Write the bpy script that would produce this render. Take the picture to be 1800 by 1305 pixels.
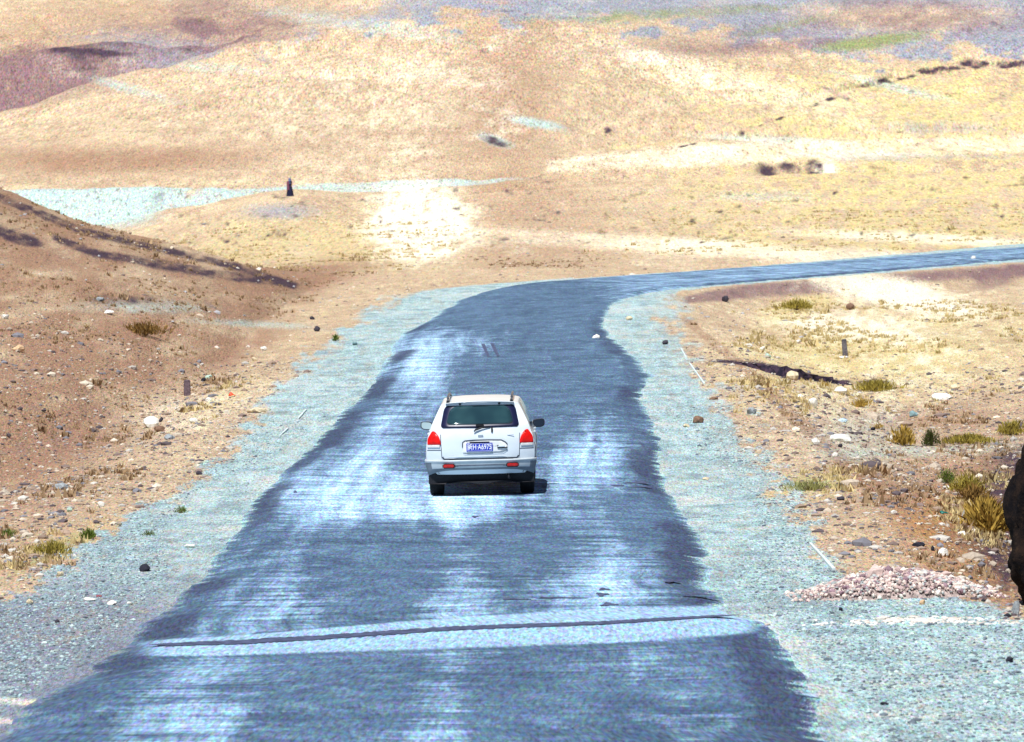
import bpy, bmesh, math, random
import numpy as np
from mathutils import Vector, Matrix, noise as mnoise

for _o in list(bpy.data.objects):
    bpy.data.objects.remove(_o, do_unlink=True)
S = bpy.context.scene
COL = S.collection
R = math.radians
random.seed(7)
RNG = np.random.default_rng(11)

# ------------------------------------------------------------------ camera
F_PX, CX, CY, HOR = 8000.0, 900.0, 652.5, 200.0     # the photograph is 1800 x 1305
PITCH = math.atan((CY - HOR) / F_PX)
ROLL = R(1.5)
cam_d = bpy.data.cameras.new('camera')
cam = bpy.data.objects.new('camera', cam_d)
COL.objects.link(cam)
cam_d.sensor_width = 36.0
cam_d.lens = 36.0 * F_PX / 1800.0
cam_d.clip_start = 0.5
cam_d.clip_end = 12000.0
_F = Vector((0, math.cos(PITCH), -math.sin(PITCH)))
_R0 = Vector((1, 0, 0))
_U0 = Vector((0, math.sin(PITCH), math.cos(PITCH)))
_Rc = math.cos(ROLL) * _R0 - math.sin(ROLL) * _U0
_Uc = math.sin(ROLL) * _R0 + math.cos(ROLL) * _U0
M3 = Matrix((_Rc, _Uc, -_F)).transposed()
cam.matrix_world = M3.to_4x4()
S.camera = cam
cam_d.dof.use_dof = True
cam_d.dof.focus_distance = 76.0
cam_d.dof.aperture_fstop = 6.3

# ------------------------------------------------------------------ world, sun, exposure
SUN_EL, SUN_AZ = R(63), math.atan2(-0.38, -0.92)     # azimuth clockwise from +Y
W = bpy.data.worlds.new('World')
S.world = W
W.use_nodes = True
wn = W.node_tree.nodes
sky = wn.new('ShaderNodeTexSky')
sky.sky_type = 'NISHITA'
sky.sun_disc = False
sky.sun_elevation = SUN_EL
sky.sun_rotation = SUN_AZ
sky.altitude = 3500
sky.air_density = 0.8
sky.dust_density = 0.4
bg = wn.get('Background') or wn.new('ShaderNodeBackground')
bg.inputs['Strength'].default_value = 0.06
W.node_tree.links.new(sky.outputs[0], bg.inputs['Color'])
out = wn.get('World Output') or wn.new('ShaderNodeOutputWorld')
W.node_tree.links.new(bg.outputs[0], out.inputs['Surface'])

sd = bpy.data.lights.new('sun', 'SUN')
sd.energy = 4.9
sd.angle = R(0.53)
sd.color = (1.0, 0.985, 0.955)
sun = bpy.data.objects.new('sun', sd)
COL.objects.link(sun)
tosun = Vector((math.sin(SUN_AZ) * math.cos(SUN_EL), math.cos(SUN_AZ) * math.cos(SUN_EL), math.sin(SUN_EL)))
sun.rotation_euler = tosun.to_track_quat('Z', 'Y').to_euler()
sun.location = (-30, 0, 60)

S.view_settings.view_transform = 'Standard'
S.view_settings.look = 'None'
S.view_settings.exposure = 0.40
S.view_settings.gamma = 1.0
S.view_settings.use_curve_mapping = False

# ------------------------------------------------------------------ picture <-> world
cr, sr = math.cos(ROLL), math.sin(ROLL)
cp, sp = math.cos(PITCH), math.sin(PITCH)


def unroll(u, v):
    u = np.asarray(u, float); v = np.asarray(v, float)
    x = u - CX; y = -(v - CY)
    return CX + x * cr + y * sr, CY - (-x * sr + y * cr)


def rayslope(u, v):
    """X/Y and z/Y of the ray through photograph pixel (u, v)"""
    x0, y0 = unroll(u, v)
    x = (x0 - CX) / F_PX; y = -(y0 - CY) / F_PX
    dy = cp + y * sp
    dz = -sp + y * cp
    return x / dy, dz / dy


def project(X, Y, Z):
    yc = Y * sp + Z * cp
    zc = Y * cp - Z * sp
    x = X / zc; y = yc / zc
    xr = x * cr - y * sr
    yr = x * sr + y * cr
    return CX + F_PX * xr, CY - F_PX * yr


def sstep(a, b, x):
    t = np.clip((np.asarray(x, float) - a) / (b - a), 0, 1)
    return t * t * (3 - 2 * t)


# value noise ------------------------------------------------------
_perm = np.random.default_rng(3).random((256, 256)).astype(np.float32)


def vnoise(x, y):
    xi = np.floor(x).astype(np.int64); yi = np.floor(y).astype(np.int64)
    fx = (x - xi); fy = (y - yi)
    fx = fx * fx * (3 - 2 * fx); fy = fy * fy * (3 - 2 * fy)
    a = _perm[xi & 255, yi & 255]; b = _perm[(xi + 1) & 255, yi & 255]
    c = _perm[xi & 255, (yi + 1) & 255]; d = _perm[(xi + 1) & 255, (yi + 1) & 255]
    return (a * (1 - fx) + b * fx) * (1 - fy) + (c * (1 - fx) + d * fx) * fy - 0.5


def fbm(x, y, n=4, g=0.5):
    r = 0; a = 1.0
    for k in range(n):
        r = r + a * vnoise(x + 17.3 * k, y - 9.1 * k)
        x = x * 2.03; y = y * 2.03; a *= g
    return r


# ------------------------------------------------------------------ terrain definition
def road_z(Y):
    Y = np.asarray(Y, float)
    a = -4.1 - 0.03 * Y
    b = -6.5 + 0.0 * Y
    k = 0.12                              # smooth maximum of the descent and the flat
    return np.logaddexp(a / k, b / k) * k


def poly_px(pts):
    p = np.array(pts, float)
    u, v = unroll(p[:, 0], p[:, 1])
    o = np.argsort(u)
    return u[o], v[o]


# road edges in the photograph, left and right matched
PAIRS = [(-330, 1560, 1690, 1560), (-150, 1410, 1560, 1410), (-25, 1300, 1472, 1305), (75, 1222, 1432, 1215),
         (200, 1142, 1352, 1100), (298, 1058, 1268, 1050), (362, 1000, 1242, 1000), (402, 945, 1244, 955), (440, 890, 1212, 905),
         (482, 838, 1180, 855), (528, 795, 1164, 800), (572, 755, 1163, 755), (615, 712, 1134, 706), (655, 664, 1141, 655),
         (682, 628, 1110, 620), (694, 602, 1076, 588), (712, 582, 1064, 562), (765, 552, 1072, 538), (820, 521, 1110, 521),
         (900, 501, 1180, 507), (1010, 491, 1290, 497), (1200, 478, 1450, 484), (1450, 460, 1640, 468), (1800, 434, 1900, 446),
         (2100, 412, 2150, 427), (2500, 383, 2520, 401)]


def hit_plane(u, v):
    """world point on the road surface seen at pixel (u, v)"""
    ax, az = rayslope(u, v)
    lo, hi = 10.0, 900.0
    for _ in range(60):
        m = 0.5 * (lo + hi)
        if az * m < road_z(m): hi = m
        else: lo = m
    Y = 0.5 * (lo + hi)
    return np.array((ax * Y, Y, float(road_z(Y))))


PL = np.array([hit_plane(a, b) for a, b, c, d in PAIRS])
PR = np.array([hit_plane(c, d) for a, b, c, d in PAIRS])


def catmull(P, n):
    P = np.asarray(P)
    m = len(P)
    t = np.linspace(0, m - 1 - 1e-6, n)
    i = np.floor(t).astype(int); f = (t - i)[:, None]
    p0 = P[np.clip(i - 1, 0, m - 1)]; p1 = P[i]; p2 = P[np.clip(i + 1, 0, m - 1)]; p3 = P[np.clip(i + 2, 0, m - 1)]
    return 0.5 * ((2 * p1) + (-p0 + p2) * f + (2 * p0 - 5 * p1 + 4 * p2 - p3) * f ** 2 + (-p0 + 3 * p1 - 3 * p2 + p3) * f ** 3)


NS = 900
EL, ER = catmull(PL, NS), catmull(PR, NS)
CEN = 0.5 * (EL + ER)[:, :2]
HW = 0.5 * np.linalg.norm((EL - ER)[:, :2], axis=1)
ARC = np.concatenate([[0], np.cumsum(np.linalg.norm(np.diff(CEN, axis=0), axis=1))])


def road_dist(X, Y):
    """signed distance outside the asphalt edge (metres)"""
    sh = X.shape
    x = X.ravel().astype(np.float32); y = Y.ravel().astype(np.float32)
    d = np.full(x.shape, 60.0, np.float32)
    near = np.nonzero((y < 330) & (np.abs(x) < 60))[0]
    c = CEN[::3].astype(np.float32); h = HW[::3].astype(np.float32)
    for k in range(0, len(near), 20000):
        s = near[k:k + 20000]
        q = (x[s, None] - c[None, :, 0]) ** 2 + (y[s, None] - c[None, :, 1]) ** 2
        j = q.argmin(1)
        d[s] = np.sqrt(q[np.arange(len(s)), j]) - h[j]
    return d.reshape(sh)


# view-line elevation of the ground far away, per column, as photograph rows (unrolled)
BANK_TOP = poly_px([(-900, 338), (0, 335), (300, 333), (500, 330), (700, 325), (900, 319), (1100, 312), (1400, 306), (1800, 300), (2700, 290)])
BANK_FOOT = poly_px([(-900, 420), (0, 415), (100, 404), (200, 394), (300, 366), (400, 350), (600, 340), (760, 330), (900, 321), (1100, 313), (1400, 307), (1800, 301), (2700, 291)])
CREST = poly_px([(-900, 330), (-300, 235), (0, 188), (150, 146), (330, 98), (430, 68), (560, 45), (700, 25), (900, 18), (1050, 34), (1200, 60), (1350, 86), (1500, 97), (1620, 84), (1800, 66), (2300, 30), (2700, 0)])
WALL_TOP = poly_px([(-900, 120), (-300, 108), (0, 99), (95, 90), (210, 80), (330, 70), (430, 65), (560, 43), (700, 23), (900, 16), (1050, 32), (1200, 58), (1350, 84), (1500, 95), (1620, 82), (1800, 64), (2300, 28), (2700, -5)])
HILL = poly_px([(-2000, 240), (-900, 262), (-300, 315), (0, 340), (60, 366), (150, 400), (300, 432), (400, 462), (490, 500), (520, 520)])


def far_z(X, Y):
    u = CX + F_PX * X / np.maximum(Y, 1)
    bt = np.interp(u, *BANK_TOP); bf = np.interp(u, *BANK_FOOT)
    ct = np.interp(u, *CREST); wt = np.interp(u, *WALL_TOP)
    bf = np.maximum(bf, bt + 1); wt = np.minimum(wt, ct - 2)
    zb0 = -(bf - HOR) / F_PX * 436.0
    zb1 = -(bt - HOR) / F_PX * 446.0
    zc = -(ct - HOR) / F_PX * 760.0
    zw = -(wt - HOR) / F_PX * 775.0
    znear = -6.95 - 0.0012 * (np.clip(Y, 180, 240) - 180)
    z = znear + (zb0 - znear) * sstep(225, 430, Y)
    z = np.where(Y > 436, zb0 + (zb1 - zb0) * sstep(436, 446, Y), z)
    tt = np.clip((Y - 446) / (760 - 446), 0, 1)
    z = np.where(Y > 446, zb1 + (zc - zb1) * (0.75 * tt + 0.25 * tt * tt), z)
    z = np.where(Y > 760, zc + (zw - zc) * sstep(760, 775, Y), z)
    z = np.where(Y > 775, zw + (Y - 775) * 0.052 + np.maximum(Y - 1000, 0) ** 2 * 0.00009, z)
    return z


def ell(U, V, cu, cv, ru, rv, ang=0.0, soft=0.6):
    c, s = math.cos(R(ang)), math.sin(R(ang))
    dx = U - cu; dy = V - cv
    a = (dx * c - dy * s) / ru; b = (dx * s + dy * c) / rv
    return 1 - sstep(1 - soft, 1 + soft, np.sqrt(a * a + b * b))


def band(U, V, pts, half):
    p = np.array(pts, float)
    vv = np.interp(U, p[:, 0], p[:, 1]); hh = np.interp(U, p[:, 0], p[:, 2]) if p.shape[1] > 2 else half
    m = 1 - sstep(0.4 * hh, 1.2 * hh, np.abs(V - vv))
    fade = sstep(p[0, 0] - 12, p[0, 0] + 12, U) * (1 - sstep(p[-1, 0] - 12, p[-1, 0] + 12, U))
    return m * fade


SHOULDER_L = np.array([(500, 900), (518, 720), (540, 672), (560, 640), (610, 570), (640, 530), (680, 480), (730, 440), (800, 398), (870, 300), (905, 232), (1000, 95), (1060, 0), (1120, -60), (1305, -300), (1600, -700)], float)
SHOULDER_R = np.array([(500, 1180), (520, 1190), (560, 1180), (620, 1212), (700, 1272), (760, 1305), (820, 1345), (880, 1388), (940, 1430), (1000, 1480), (1040, 1560), (1060, 1740), (1090, 1800), (1130, 1880), (1305, 2100), (1600, 2500)], float)


def terrain(X, Y, detail=True):
    X = np.asarray(X, float); Y = np.asarray(Y, float)
    d = road_dist(X, Y)
    rz = road_z(Y)
    # natural ground beside the road
    nat = rz - 0.55
    u = CX + F_PX * X / np.maximum(Y, 1)
    # the rising hill on the left
    YH = 172.0
    uh = CX + F_PX * X / YH
    zr = -(np.interp(uh, *HILL) - HOR) / F_PX * YH
    lift = np.maximum(zr + 7.05, 0) + 0.10 * np.maximum(-X - 40, 0)
    shape = sstep(62, YH, Y) ** 0.8 * (1 - sstep(YH + 2, YH + 55, Y))
    side = np.maximum(-X - 6.5, 0)
    nat = nat + lift * shape + 0.05 * np.clip(side, 0, 14) * (1 - sstep(150, 190, Y))
    # the field on the right lies lower
    nat = nat - 0.45 * sstep(5, 9, X) * (1 - sstep(185, 215, Y))
    nat = nat + 0.16 * np.clip(X - 9.5, 0, 4) * (1 - sstep(60, 85, Y))
    fz = far_z(X, Y)
    nat = nat + (fz - nat) * sstep(172, 228, Y)
    # shoulder and embankment
    dd = np.where(X > 2.5, np.where(Y < 140, 2.0, 0.7), 2.3)
    dd = np.where((Y < 55) & (X > 2), 3.6, dd)
    w = sstep(dd, dd + 3.4, d)
    z = (rz - 0.05) * (1 - w) + nat * w
    # shallow ditch at the foot of the left embankment
    z = z - 0.32 * np.exp(-((d - 5.6) / 1.3) ** 2) * (1 - sstep(105, 135, Y)) * (X < 0)
    # lumps
    a = sstep(0.6, 5, d)
    z = z + a * (0.16 * fbm(X * 0.35, Y * 0.16, 4) + 0.05 * fbm(X * 2.2, Y * 1.1, 3))
    z = z + 0.35 * sstep(3, 9, d) * fbm(X * 0.11 + 5, Y * 0.05, 3)
    h = sstep(450, 560, Y)
    z = z + h * (2.4 * fbm(X * 0.018 + 3, Y * 0.012, 5) + 0.5 * fbm(X * 0.12, Y * 0.05, 4) - 3.0 * np.clip(0.16 - np.abs(fbm(X * 0.022 + Y * 0.006 + 7, Y * 0.011 - X * 0.008, 4)), 0, 1) * 4 + 0.45)
    z = z + sstep(230, 300, Y) * (1 - sstep(420, 436, Y)) * 0.35 * fbm(X * 0.1, Y * 0.05, 4)
    # features that stand at their own places
    U, V = project(X, Y, z)
    far = (Y > 240) & (Y < 436)
    z = z + np.where(far, 1.0 * ell(U, V, 508, 372, 85, 30, 0, 0.9), 0)                     # low mound
    z = z - np.where(Y > 450, 0.9 * ell(U, V, 1392, 299, 62, 13, -4, 0.5), 0)               # scraped hollow
    rb = band(U, V, [(1380, 178, 6), (1500, 150, 6), (1600, 128, 7), (1700, 115, 7), (1800, 112, 7), (2000, 108, 7)], 7)
    z = z - np.where(Y > 450, 1.1 * rb * (0.6 + vnoise(U * 0.02, V * 0.0)), 0)
    near = (Y > 90) & (Y < 190)
    tr = band(U, V, [(1280, 646, 4), (1330, 652, 7), (1380, 664, 10), (1430, 674, 10), (1470, 680, 7), (1520, 684, 4)], 9)
    # (the black berm on the right is an object of its own)
    #                                                    # washed-out berm
    # inner cut bank running down from the far road arm
    return z, d


# one fan-shaped sheet, sampled at about a pixel and a half
cols = np.concatenate([np.linspace(-0.75, -0.155, 46)[:-1], np.linspace(-0.155, -0.118, 46)[:-1], np.linspace(-0.118, 0.118, 780), np.linspace(0.118, 0.155, 46)[1:], np.linspace(0.155, 0.75, 46)[1:]])
vs = np.concatenate([np.linspace(2600, 1420, 60)[:-1], np.linspace(1420, 346, 560)])
Yn = []
for v in vs:
    lo, hi = 4.0, 440.0
    for _ in range(40):
        m = 0.5 * (lo + hi)
        zz = float(road_z(m)) - 1.5 * max(0, min(1, (m - 180) / 250))
        if -(v - HOR) / F_PX * m < zz: hi = m
        else: lo = m
    Yn.append(0.5 * (lo + hi))
Yn = np.array([y for y in Yn if y < 434])
Ys = np.concatenate([Yn, np.linspace(max(Yn[-1] + 0.5, 435), 447, 26), np.linspace(449, 758, 200), np.linspace(760, 776, 24), np.linspace(779, 1040, 120), np.geomspace(1050, 4200, 50)])
Ys = np.unique(np.round(Ys, 4))
A, YY = np.meshgrid(cols, Ys)
XX = A * YY
# behind the camera the sheet must still be wide
XX = np.where(np.abs(A) > 0.155, np.sign(A) * (np.abs(XX) + (np.abs(A) - 0.155) * 40), XX)
ZZ, DD = terrain(XX, YY)
UU, VV = project(XX, YY, ZZ)
print('terrain', XX.shape, XX.size)

# ---- soil masks (which ground cover lies where, with some shade painted in)
n1 = fbm(UU * 0.02, VV * 0.05, 4); n2 = fbm(UU * 0.06 + 40, VV * 0.15, 4); n3 = fbm(UU * 0.008, VV * 0.03, 3)
NEAR = YY < 215
sl = np.interp(VV, SHOULDER_L[:, 0], SHOULDER_L[:, 1]); srr = np.interp(VV, SHOULDER_R[:, 0], SHOULDER_R[:, 1])
gl = sstep(-34, 34, UU - sl + n2 * 60 + n1 * 40)
gr_ = 1 - sstep(-40, 40, UU - srr + n2 * 70 + n1 * 50)
gravel = np.where(VV > 505, gl * gr_, 0.0) * NEAR
arm = (YY > 140) & (YY < 300)
near_edge = np.interp(UU, [p[2] for p in PAIRS[17:]], [p[3] for p in PAIRS[17:]])
inner = sstep(-4, 4, VV - near_edge) * (UU > 1120)
gravel = np.maximum(gravel, np.where(arm, 1 - sstep(1.2 - 1.0 * inner, 2.2 - 1.6 * inner, DD + n2 * 0.6), 0) * (VV < 560))
gravel = gravel * (1 - sstep(1140, 1290, UU) * inner * sstep(0.3, 0.8, DD) * (VV < 545))
gravel = np.clip(gravel * (0.92 + 0.35 * n2), 0, 1)
pale = 1.5 * ell(UU, VV, 735, 395, 85, 58, 0, 0.75) * (YY > 200) * (0.75 + n2)
pale += 0.75 * ell(UU, VV, 1560, 512, 150, 26, -12, 0.6) * NEAR + 0.5 * ell(UU, VV, 1500, 575, 130, 22, -5, 0.7) * NEAR
pale += 0.4 * band(UU, VV, [(960, 292, 16), (1300, 268, 26), (1500, 262, 22), (1900, 250, 18)], 12) * (YY > 400)
pale += 0.4 * ell(UU, VV, 1300, 150, 260, 28, -14, 0.9) * (YY > 400) + 0.22 * ell(UU, VV, 650, 200, 260, 110, 10, 0.9) * (YY > 400)
pale += 0.5 * ell(UU, VV, 1300, 440, 500, 16, -4, 0.7) * (YY > 205) + 0.6 * ell(UU, VV, 1640, 420, 260, 10, -3, 0.7) * (YY > 205)
pale += 0.5 * np.clip(n3 - 0.12, 0, 1) * (YY > 200) + 0.35 * ell(UU, VV, 350, 720, 120, 40, 10, 0.9)
pale += 0.9 * ell(UU, VV, 1450, 298, 22, 12, 0, .6) * (YY > 440)
pale += (0.30 * ell(UU, VV, 1560, 585, 330, 95, 0, .9) + 0.25 * ell(UU, VV, 1500, 720, 180, 60, 20, .9)) * NEAR * (0.6 + 1.6 * n2)
pale = np.clip(pale, 0, 1)
brown = np.zeros_like(UU)
hl = (YY < 215) * sstep(40, -40, UU - 560 + (VV - 520) * 0.9)
brown += 0.75 * hl * (1 - sstep(690, 900, VV + 0.3 * UU)) * (0.85 + n1)
brown += 0.8 * ell(UU, VV, 110, 630, 55, 30, 0, .6) * NEAR + 0.6 * ell(UU, VV, 240, 585, 75, 16, 0, .7) * NEAR + 0.5 * ell(UU, VV, 80, 780, 130, 60, 15, .8) * NEAR
brown += 0.65 * band(UU, VV, [(1200, 560, 10), (1300, 640, 14), (1400, 740, 20), (1520, 840, 26), (1640, 920, 30), (1800, 1010, 30)], 20) * NEAR
brown += 0.4 * ell(UU, VV, 1620, 735, 170, 20, 3, .7) * NEAR + 0.9 * ell(UU, VV, 1740, 940, 130, 120, 0, .8) * NEAR
brown += 0.45 * ell(UU, VV, 930, 410, 130, 90, 0, .9) * (YY > 200) + 0.55 * ell(UU, VV, 885, 150, 95, 190, 0, .9) * (YY > 400)  # tall far patch: windscreen smear painted into the hillside colour
brown += 0.5 * ell(UU, VV, 190, 60, 260, 60, 5, .9) * (YY > 760) + 0.55 * ell(UU, VV, 150, 280, 260, 26, 0, .9) * (YY > 440) + 0.4 * ell(UU, VV, 420, 270, 320, 22, 5, .9) * (YY > 440)
brown += 0.5 * ell(UU, VV, 560, 480, 130, 24, 8, .8) + 0.35 * np.clip(n3 + 0.1, 0, 1)
brown += 0.6 * ((YY > 434.5) & (YY < 449)) * np.clip(n2 + .4 * n1, 0, 1) * 0.9 + 0.4 * ell(UU, VV, 60, 900, 200, 120, 20, .9) * NEAR + 0.35 * ell(UU, VV, 1600, 820, 200, 90, 20, .9) * NEAR
brown = np.clip(brown, 0, 1)
yellow = 0.75 * sstep(900, 1500, UU) * (YY > 215) * (0.7 + 1.2 * n2) * sstep(80, 150, VV) + 0.5 * ell(UU, VV, 560, 430, 260, 60, 5, .9) * (YY > 200)
yellow += 0.7 * ell(UU, VV, 1400, 540, 70, 20, 20, .7) * NEAR + 0.5 * ell(UU, VV, 1450, 650, 180, 60, 0, .9) * NEAR * (UU > 1240)
yellow += 0.5 * ell(UU, VV, 1650, 600, 240, 70, 0, .9) * NEAR + 0.6 * ell(UU, VV, 1420, 855, 75, 24, 8, .8) * NEAR + 0.8 * ell(UU, VV, 1720, 900, 60, 60, 0, .7) * NEAR
yellow += 0.7 * ell(UU, VV, 110, 960, 95, 22, 24, .8) * NEAR + 0.5 * ell(UU, VV, 390, 705, 60, 22, 30, .8) * NEAR + 0.4 * np.clip(n2, 0, 1)
yellow = np.clip(yellow, 0, 1)
dark = 0.85 * band(UU, VV, [(-60, 325, 8), (0, 348, 9), (60, 372, 10), (150, 408, 9), (290, 440, 8), (420, 470, 8), (520, 505, 8)], 8) * NEAR  # shaded ridge and right-facing slopes of the left hill painted dark, next two too
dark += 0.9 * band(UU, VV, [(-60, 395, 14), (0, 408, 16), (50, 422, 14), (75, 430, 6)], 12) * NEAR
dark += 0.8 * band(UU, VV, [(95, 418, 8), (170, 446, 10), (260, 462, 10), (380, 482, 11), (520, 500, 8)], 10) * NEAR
dark += 0.6 * ell(UU, VV, 220, 528, 70, 9, 0, .7) * NEAR + 1.0 * band(UU, VV, [(1250, 634, 3), (1330, 640, 6), (1385, 656, 12), (1430, 664, 8), (1475, 672, 5), (1560, 672, 3)], 8) * NEAR
dark += 0.95 * ell(UU, VV, 1347, 300, 20, 12, -20, .5) * (YY > 440) + 0.95 * ell(UU, VV, 1388, 296, 22, 9, -12, .5) * (YY > 440) + 1.0 * ell(UU, VV, 1432, 297, 17, 14, -30, .5) * (YY > 440)
dark += 0.8 * ell(UU, VV, 1712, 112, 20, 7, -8, .5) * (YY > 440) + 0.9 * ell(UU, VV, 1768, 113, 18, 7, 5, .5) * (YY > 440) + 0.6 * ell(UU, VV, 1636, 126, 22, 6, -10, .5) * (YY > 440)
dark += 0.55 * ell(UU, VV, 1470, 165, 40, 4, -25, .6) * (YY > 440) + 0.6 * ell(UU, VV, 1070, 230, 10, 6, -30, .6) * (YY > 440) + 0.5 * ell(UU, VV, 275, 355, 14, 22, -35, .6) * (YY > 430)
dark += 0.8 * ell(UU, VV, 868, 248, 26, 7, -18, .5) * (YY > 440) + 0.5 * ell(UU, VV, 870, 19, 40, 4, 0, .6) * (YY > 760)
dark += 0.9 * ell(UU, VV, 165, 92, 75, 5, -4, .5) * (YY > 740)  # dark top edge of the shadow painted on the far wall
dark += 0.5 * band(UU, VV, [(1180, 262, 2), (1300, 236, 3), (1420, 190, 3), (1520, 150, 5), (1620, 128, 7), (1700, 116, 8), (1800, 113, 8), (1900, 112, 8)], 6) * (YY > 440) * np.clip(0.3 + 3.2 * n2 + 1.5 * n1, 0, 1.4)
dark += 0.35 * band(UU, VV, [(1000, 300, 2), (1100, 270, 2), (1230, 225, 3), (1330, 190, 2)], 3) * (YY > 440) * np.clip(0.3 + 3 * n2, 0, 1)
dark += 0.30 * np.clip(n2 - 0.18, 0, 1) * 4 * (YY > 240) * (YY < 434) + 0.12 * np.clip(n2 + 0.6 * n1 - 0.28, 0, 1) * 4 * (YY > 446)
dark += 0.75 * ell(UU, VV, 1785, 900, 60, 120, 0, .5) * NEAR  # ground darkened to blend into the dark stand-in mass at the right edge
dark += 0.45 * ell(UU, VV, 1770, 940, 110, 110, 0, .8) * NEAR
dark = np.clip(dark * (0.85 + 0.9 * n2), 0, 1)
teal = 0.7 * ell(UU, VV, 870, 247, 32, 9, -18, .6) * (YY > 440) + 0.85 * ell(UU, VV, 945, 217, 50, 8, -10, .7) * (YY > 440) + 0.5 * ell(UU, VV, 1340, 245, 130, 8, -3, .8) * (YY > 440)
teal += 0.9 * ((YY > 434.5) & (YY < 449)) * sstep(700, 300, UU) * np.clip(1.0 - 0.9 * np.clip(n2 + .4 * n1, 0, 1), 0, 1) + 0.75 * ((YY > 434.5) & (YY < 452)) * sstep(1000, 800, UU) * sstep(300, 700, UU)
teal += 0.75 * ell(UU, VV, 180, 370, 190, 34, 0, .5) * (YY > 380) * (UU < 330) * sstep(330, 240, UU)
teal += 0.4 * ell(UU, VV, 370, 120, 90, 9, -4, .8) * (YY > 440) + 0.4 * ell(UU, VV, 240, 160, 90, 9, -16, .8) * (YY > 440) + 0.4 * ell(UU, VV, 620, 42, 180, 14, -9, .8) * (YY > 440)
teal += 0.5 * ell(UU, VV, 1560, 150, 110, 7, -14, .8) * (YY > 440) + 0.35 * ell(UU, VV, 1350, 345, 90, 10, 0, .8) * (YY > 300) + 0.4 * ell(UU, VV, 1690, 790, 170, 12, 3, .8) * NEAR
teal += 0.5 * ell(UU, VV, 250, 540, 110, 12, 0, .8) * NEAR + 0.5 * ell(UU, VV, 450, 570, 120, 6, -3, .8) * NEAR + 0.35 * ell(UU, VV, 1500, 770, 90, 40, 10, .9) * NEAR
teal = np.clip(teal, 0, 1)
green = 0.9 * ell(UU, VV, 1540, 73, 95, 11, 8, .7) * (YY > 700) + 0.5 * ell(UU, VV, 1380, 45, 90, 8, 12, .8) * (YY > 700) + 0.45 * ell(UU, VV, 1200, 25, 220, 9, 4, .8) * (YY > 700)
green += 0.4 * ell(UU, VV, 1060, 26, 160, 8, 3, .9) * (YY > 600) * (0.6 + 2 * n2)
green += 0.35 * ell(UU, VV, 1425, 850, 60, 18, 5, .8) * NEAR + 0.5 * ell(UU, VV, 95, 965, 70, 12, 25, .8) * NEAR
green = np.clip(green, 0, 1)
crest_v = np.interp(UU, [430, 560, 700, 900, 1050, 1200, 1350, 1500, 1620, 1800, 2300], [68, 45, 27, 24, 30, 44, 66, 90, 84, 66, 30])
above = sstep(-26, 26, crest_v + 9 - VV + n1 * 46 + n2 * 30)
grey = 1.15 * above * (YY > 560) * sstep(520, 800, UU + (VV - 20) * 3) * (1 - 0.85 * ell(UU, VV, 1590, 30, 170, 26, 0, .9)) * (0.9 + 0.5 * n1) + 0.6 * (YY > 740) * ell(UU, VV, 300, 88, 150, 30, -8, .9)
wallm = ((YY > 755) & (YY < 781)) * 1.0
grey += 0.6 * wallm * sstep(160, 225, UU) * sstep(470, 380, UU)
wall_shadow = wallm * sstep(-14, 14, UU - 95 - (VV - 88) * 1.15 + 30 * n2) * sstep(20, -20, UU - 214 + 50 * n2 + (VV - 80) * 1.0)  # triangular shadow painted onto the far cut-bank wall
dark = np.clip(dark + 0.5 * wall_shadow, 0, 1)
grey += 0.6 * ell(UU, VV, 500, 372, 70, 14, 0, .7) * (YY > 240) + 0.5 * ell(UU, VV, 1640, 225, 110, 12, 0, .8) * (YY > 440) + 0.45 * ell(UU, VV, 1560, 275, 220, 8, 0, .8) * (YY > 440)
grey = np.clip(grey, 0, 1)
purple = 0.85 * sstep(190, 120, UU + (VV - 110) * 0.2) * ((YY > 754) & (YY < 781)) * sstep(470, 400, UU) * (YY < 781) + 0.75 * ell(UU, VV, 45, 140, 110, 55, 10, .5) * (YY > 750) + 0.6 * ell(UU, VV, 345, 48, 35, 12, -10, .7) * (YY > 760)  # the far wall's shaded face is painted in as purple
purple += 0.85 * band(UU, VV, [(1200, 528, 8), (1300, 514, 16), (1450, 503, 17), (1600, 489, 13), (1800, 474, 12), (1950, 462, 12)], 12) * NEAR * (DD > 0.3)
purple += 0.7 * ell(UU, VV, 1755, 490, 50, 16, 18, .6) * NEAR + 0.55 * ell(UU, VV, 1350, 85, 170, 12, 4, .8) * (YY > 440) + 0.35 * ell(UU, VV, 560, 30, 200, 30, -10, .8) * (YY > 760)
purple += 0.6 * ell(UU, VV, 1600, 30, 220, 34, 0, .9) * (YY > 700) * (0.8 + n1) + 0.4 * ell(UU, VV, 1180, 78, 190, 16, 6, .9) * (YY > 600)
purple += 0.5 * ell(UU, VV, 420, 40, 160, 26, -14, .9) * (YY > 740) + 0.45 * ell(UU, VV, 60, 150, 150, 50, 8, .9) * (YY > 700)
purple += 0.14 * hl * (VV < 800) * (0.7 + 1.5 * n2) + 0.55 * wallm * sstep(150, 215, UU) * sstep(470, 400, UU) + 0.4 * ell(UU, VV, 330, 62, 180, 22, -10, .9) * (YY > 740) + 0.15 * ell(UU, VV, 80, 860, 160, 90, 15, .9) * NEAR  # the wall term adds more painted shade to the far cut bank
purple = np.clip(purple, 0, 1)
farm = sstep(90, 420, YY)
warm = np.clip(0.35 * ell(UU, VV, 1600, 930, 160, 50, 30, .8) * NEAR + 0.6 * ell(UU, VV, 1700, 1130, 170, 16, -4, .8) * NEAR + 0.7 * ell(UU, VV, 1760, 960, 120, 90, 0, .8) * NEAR, 0, 1)
stain = np.clip((0.85 * sstep(1000, 1120, VV + 0.15 * UU) + 0.35 * sstep(820, 960, VV)) * sstep(520, 100, UU), 0, 1)

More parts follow.
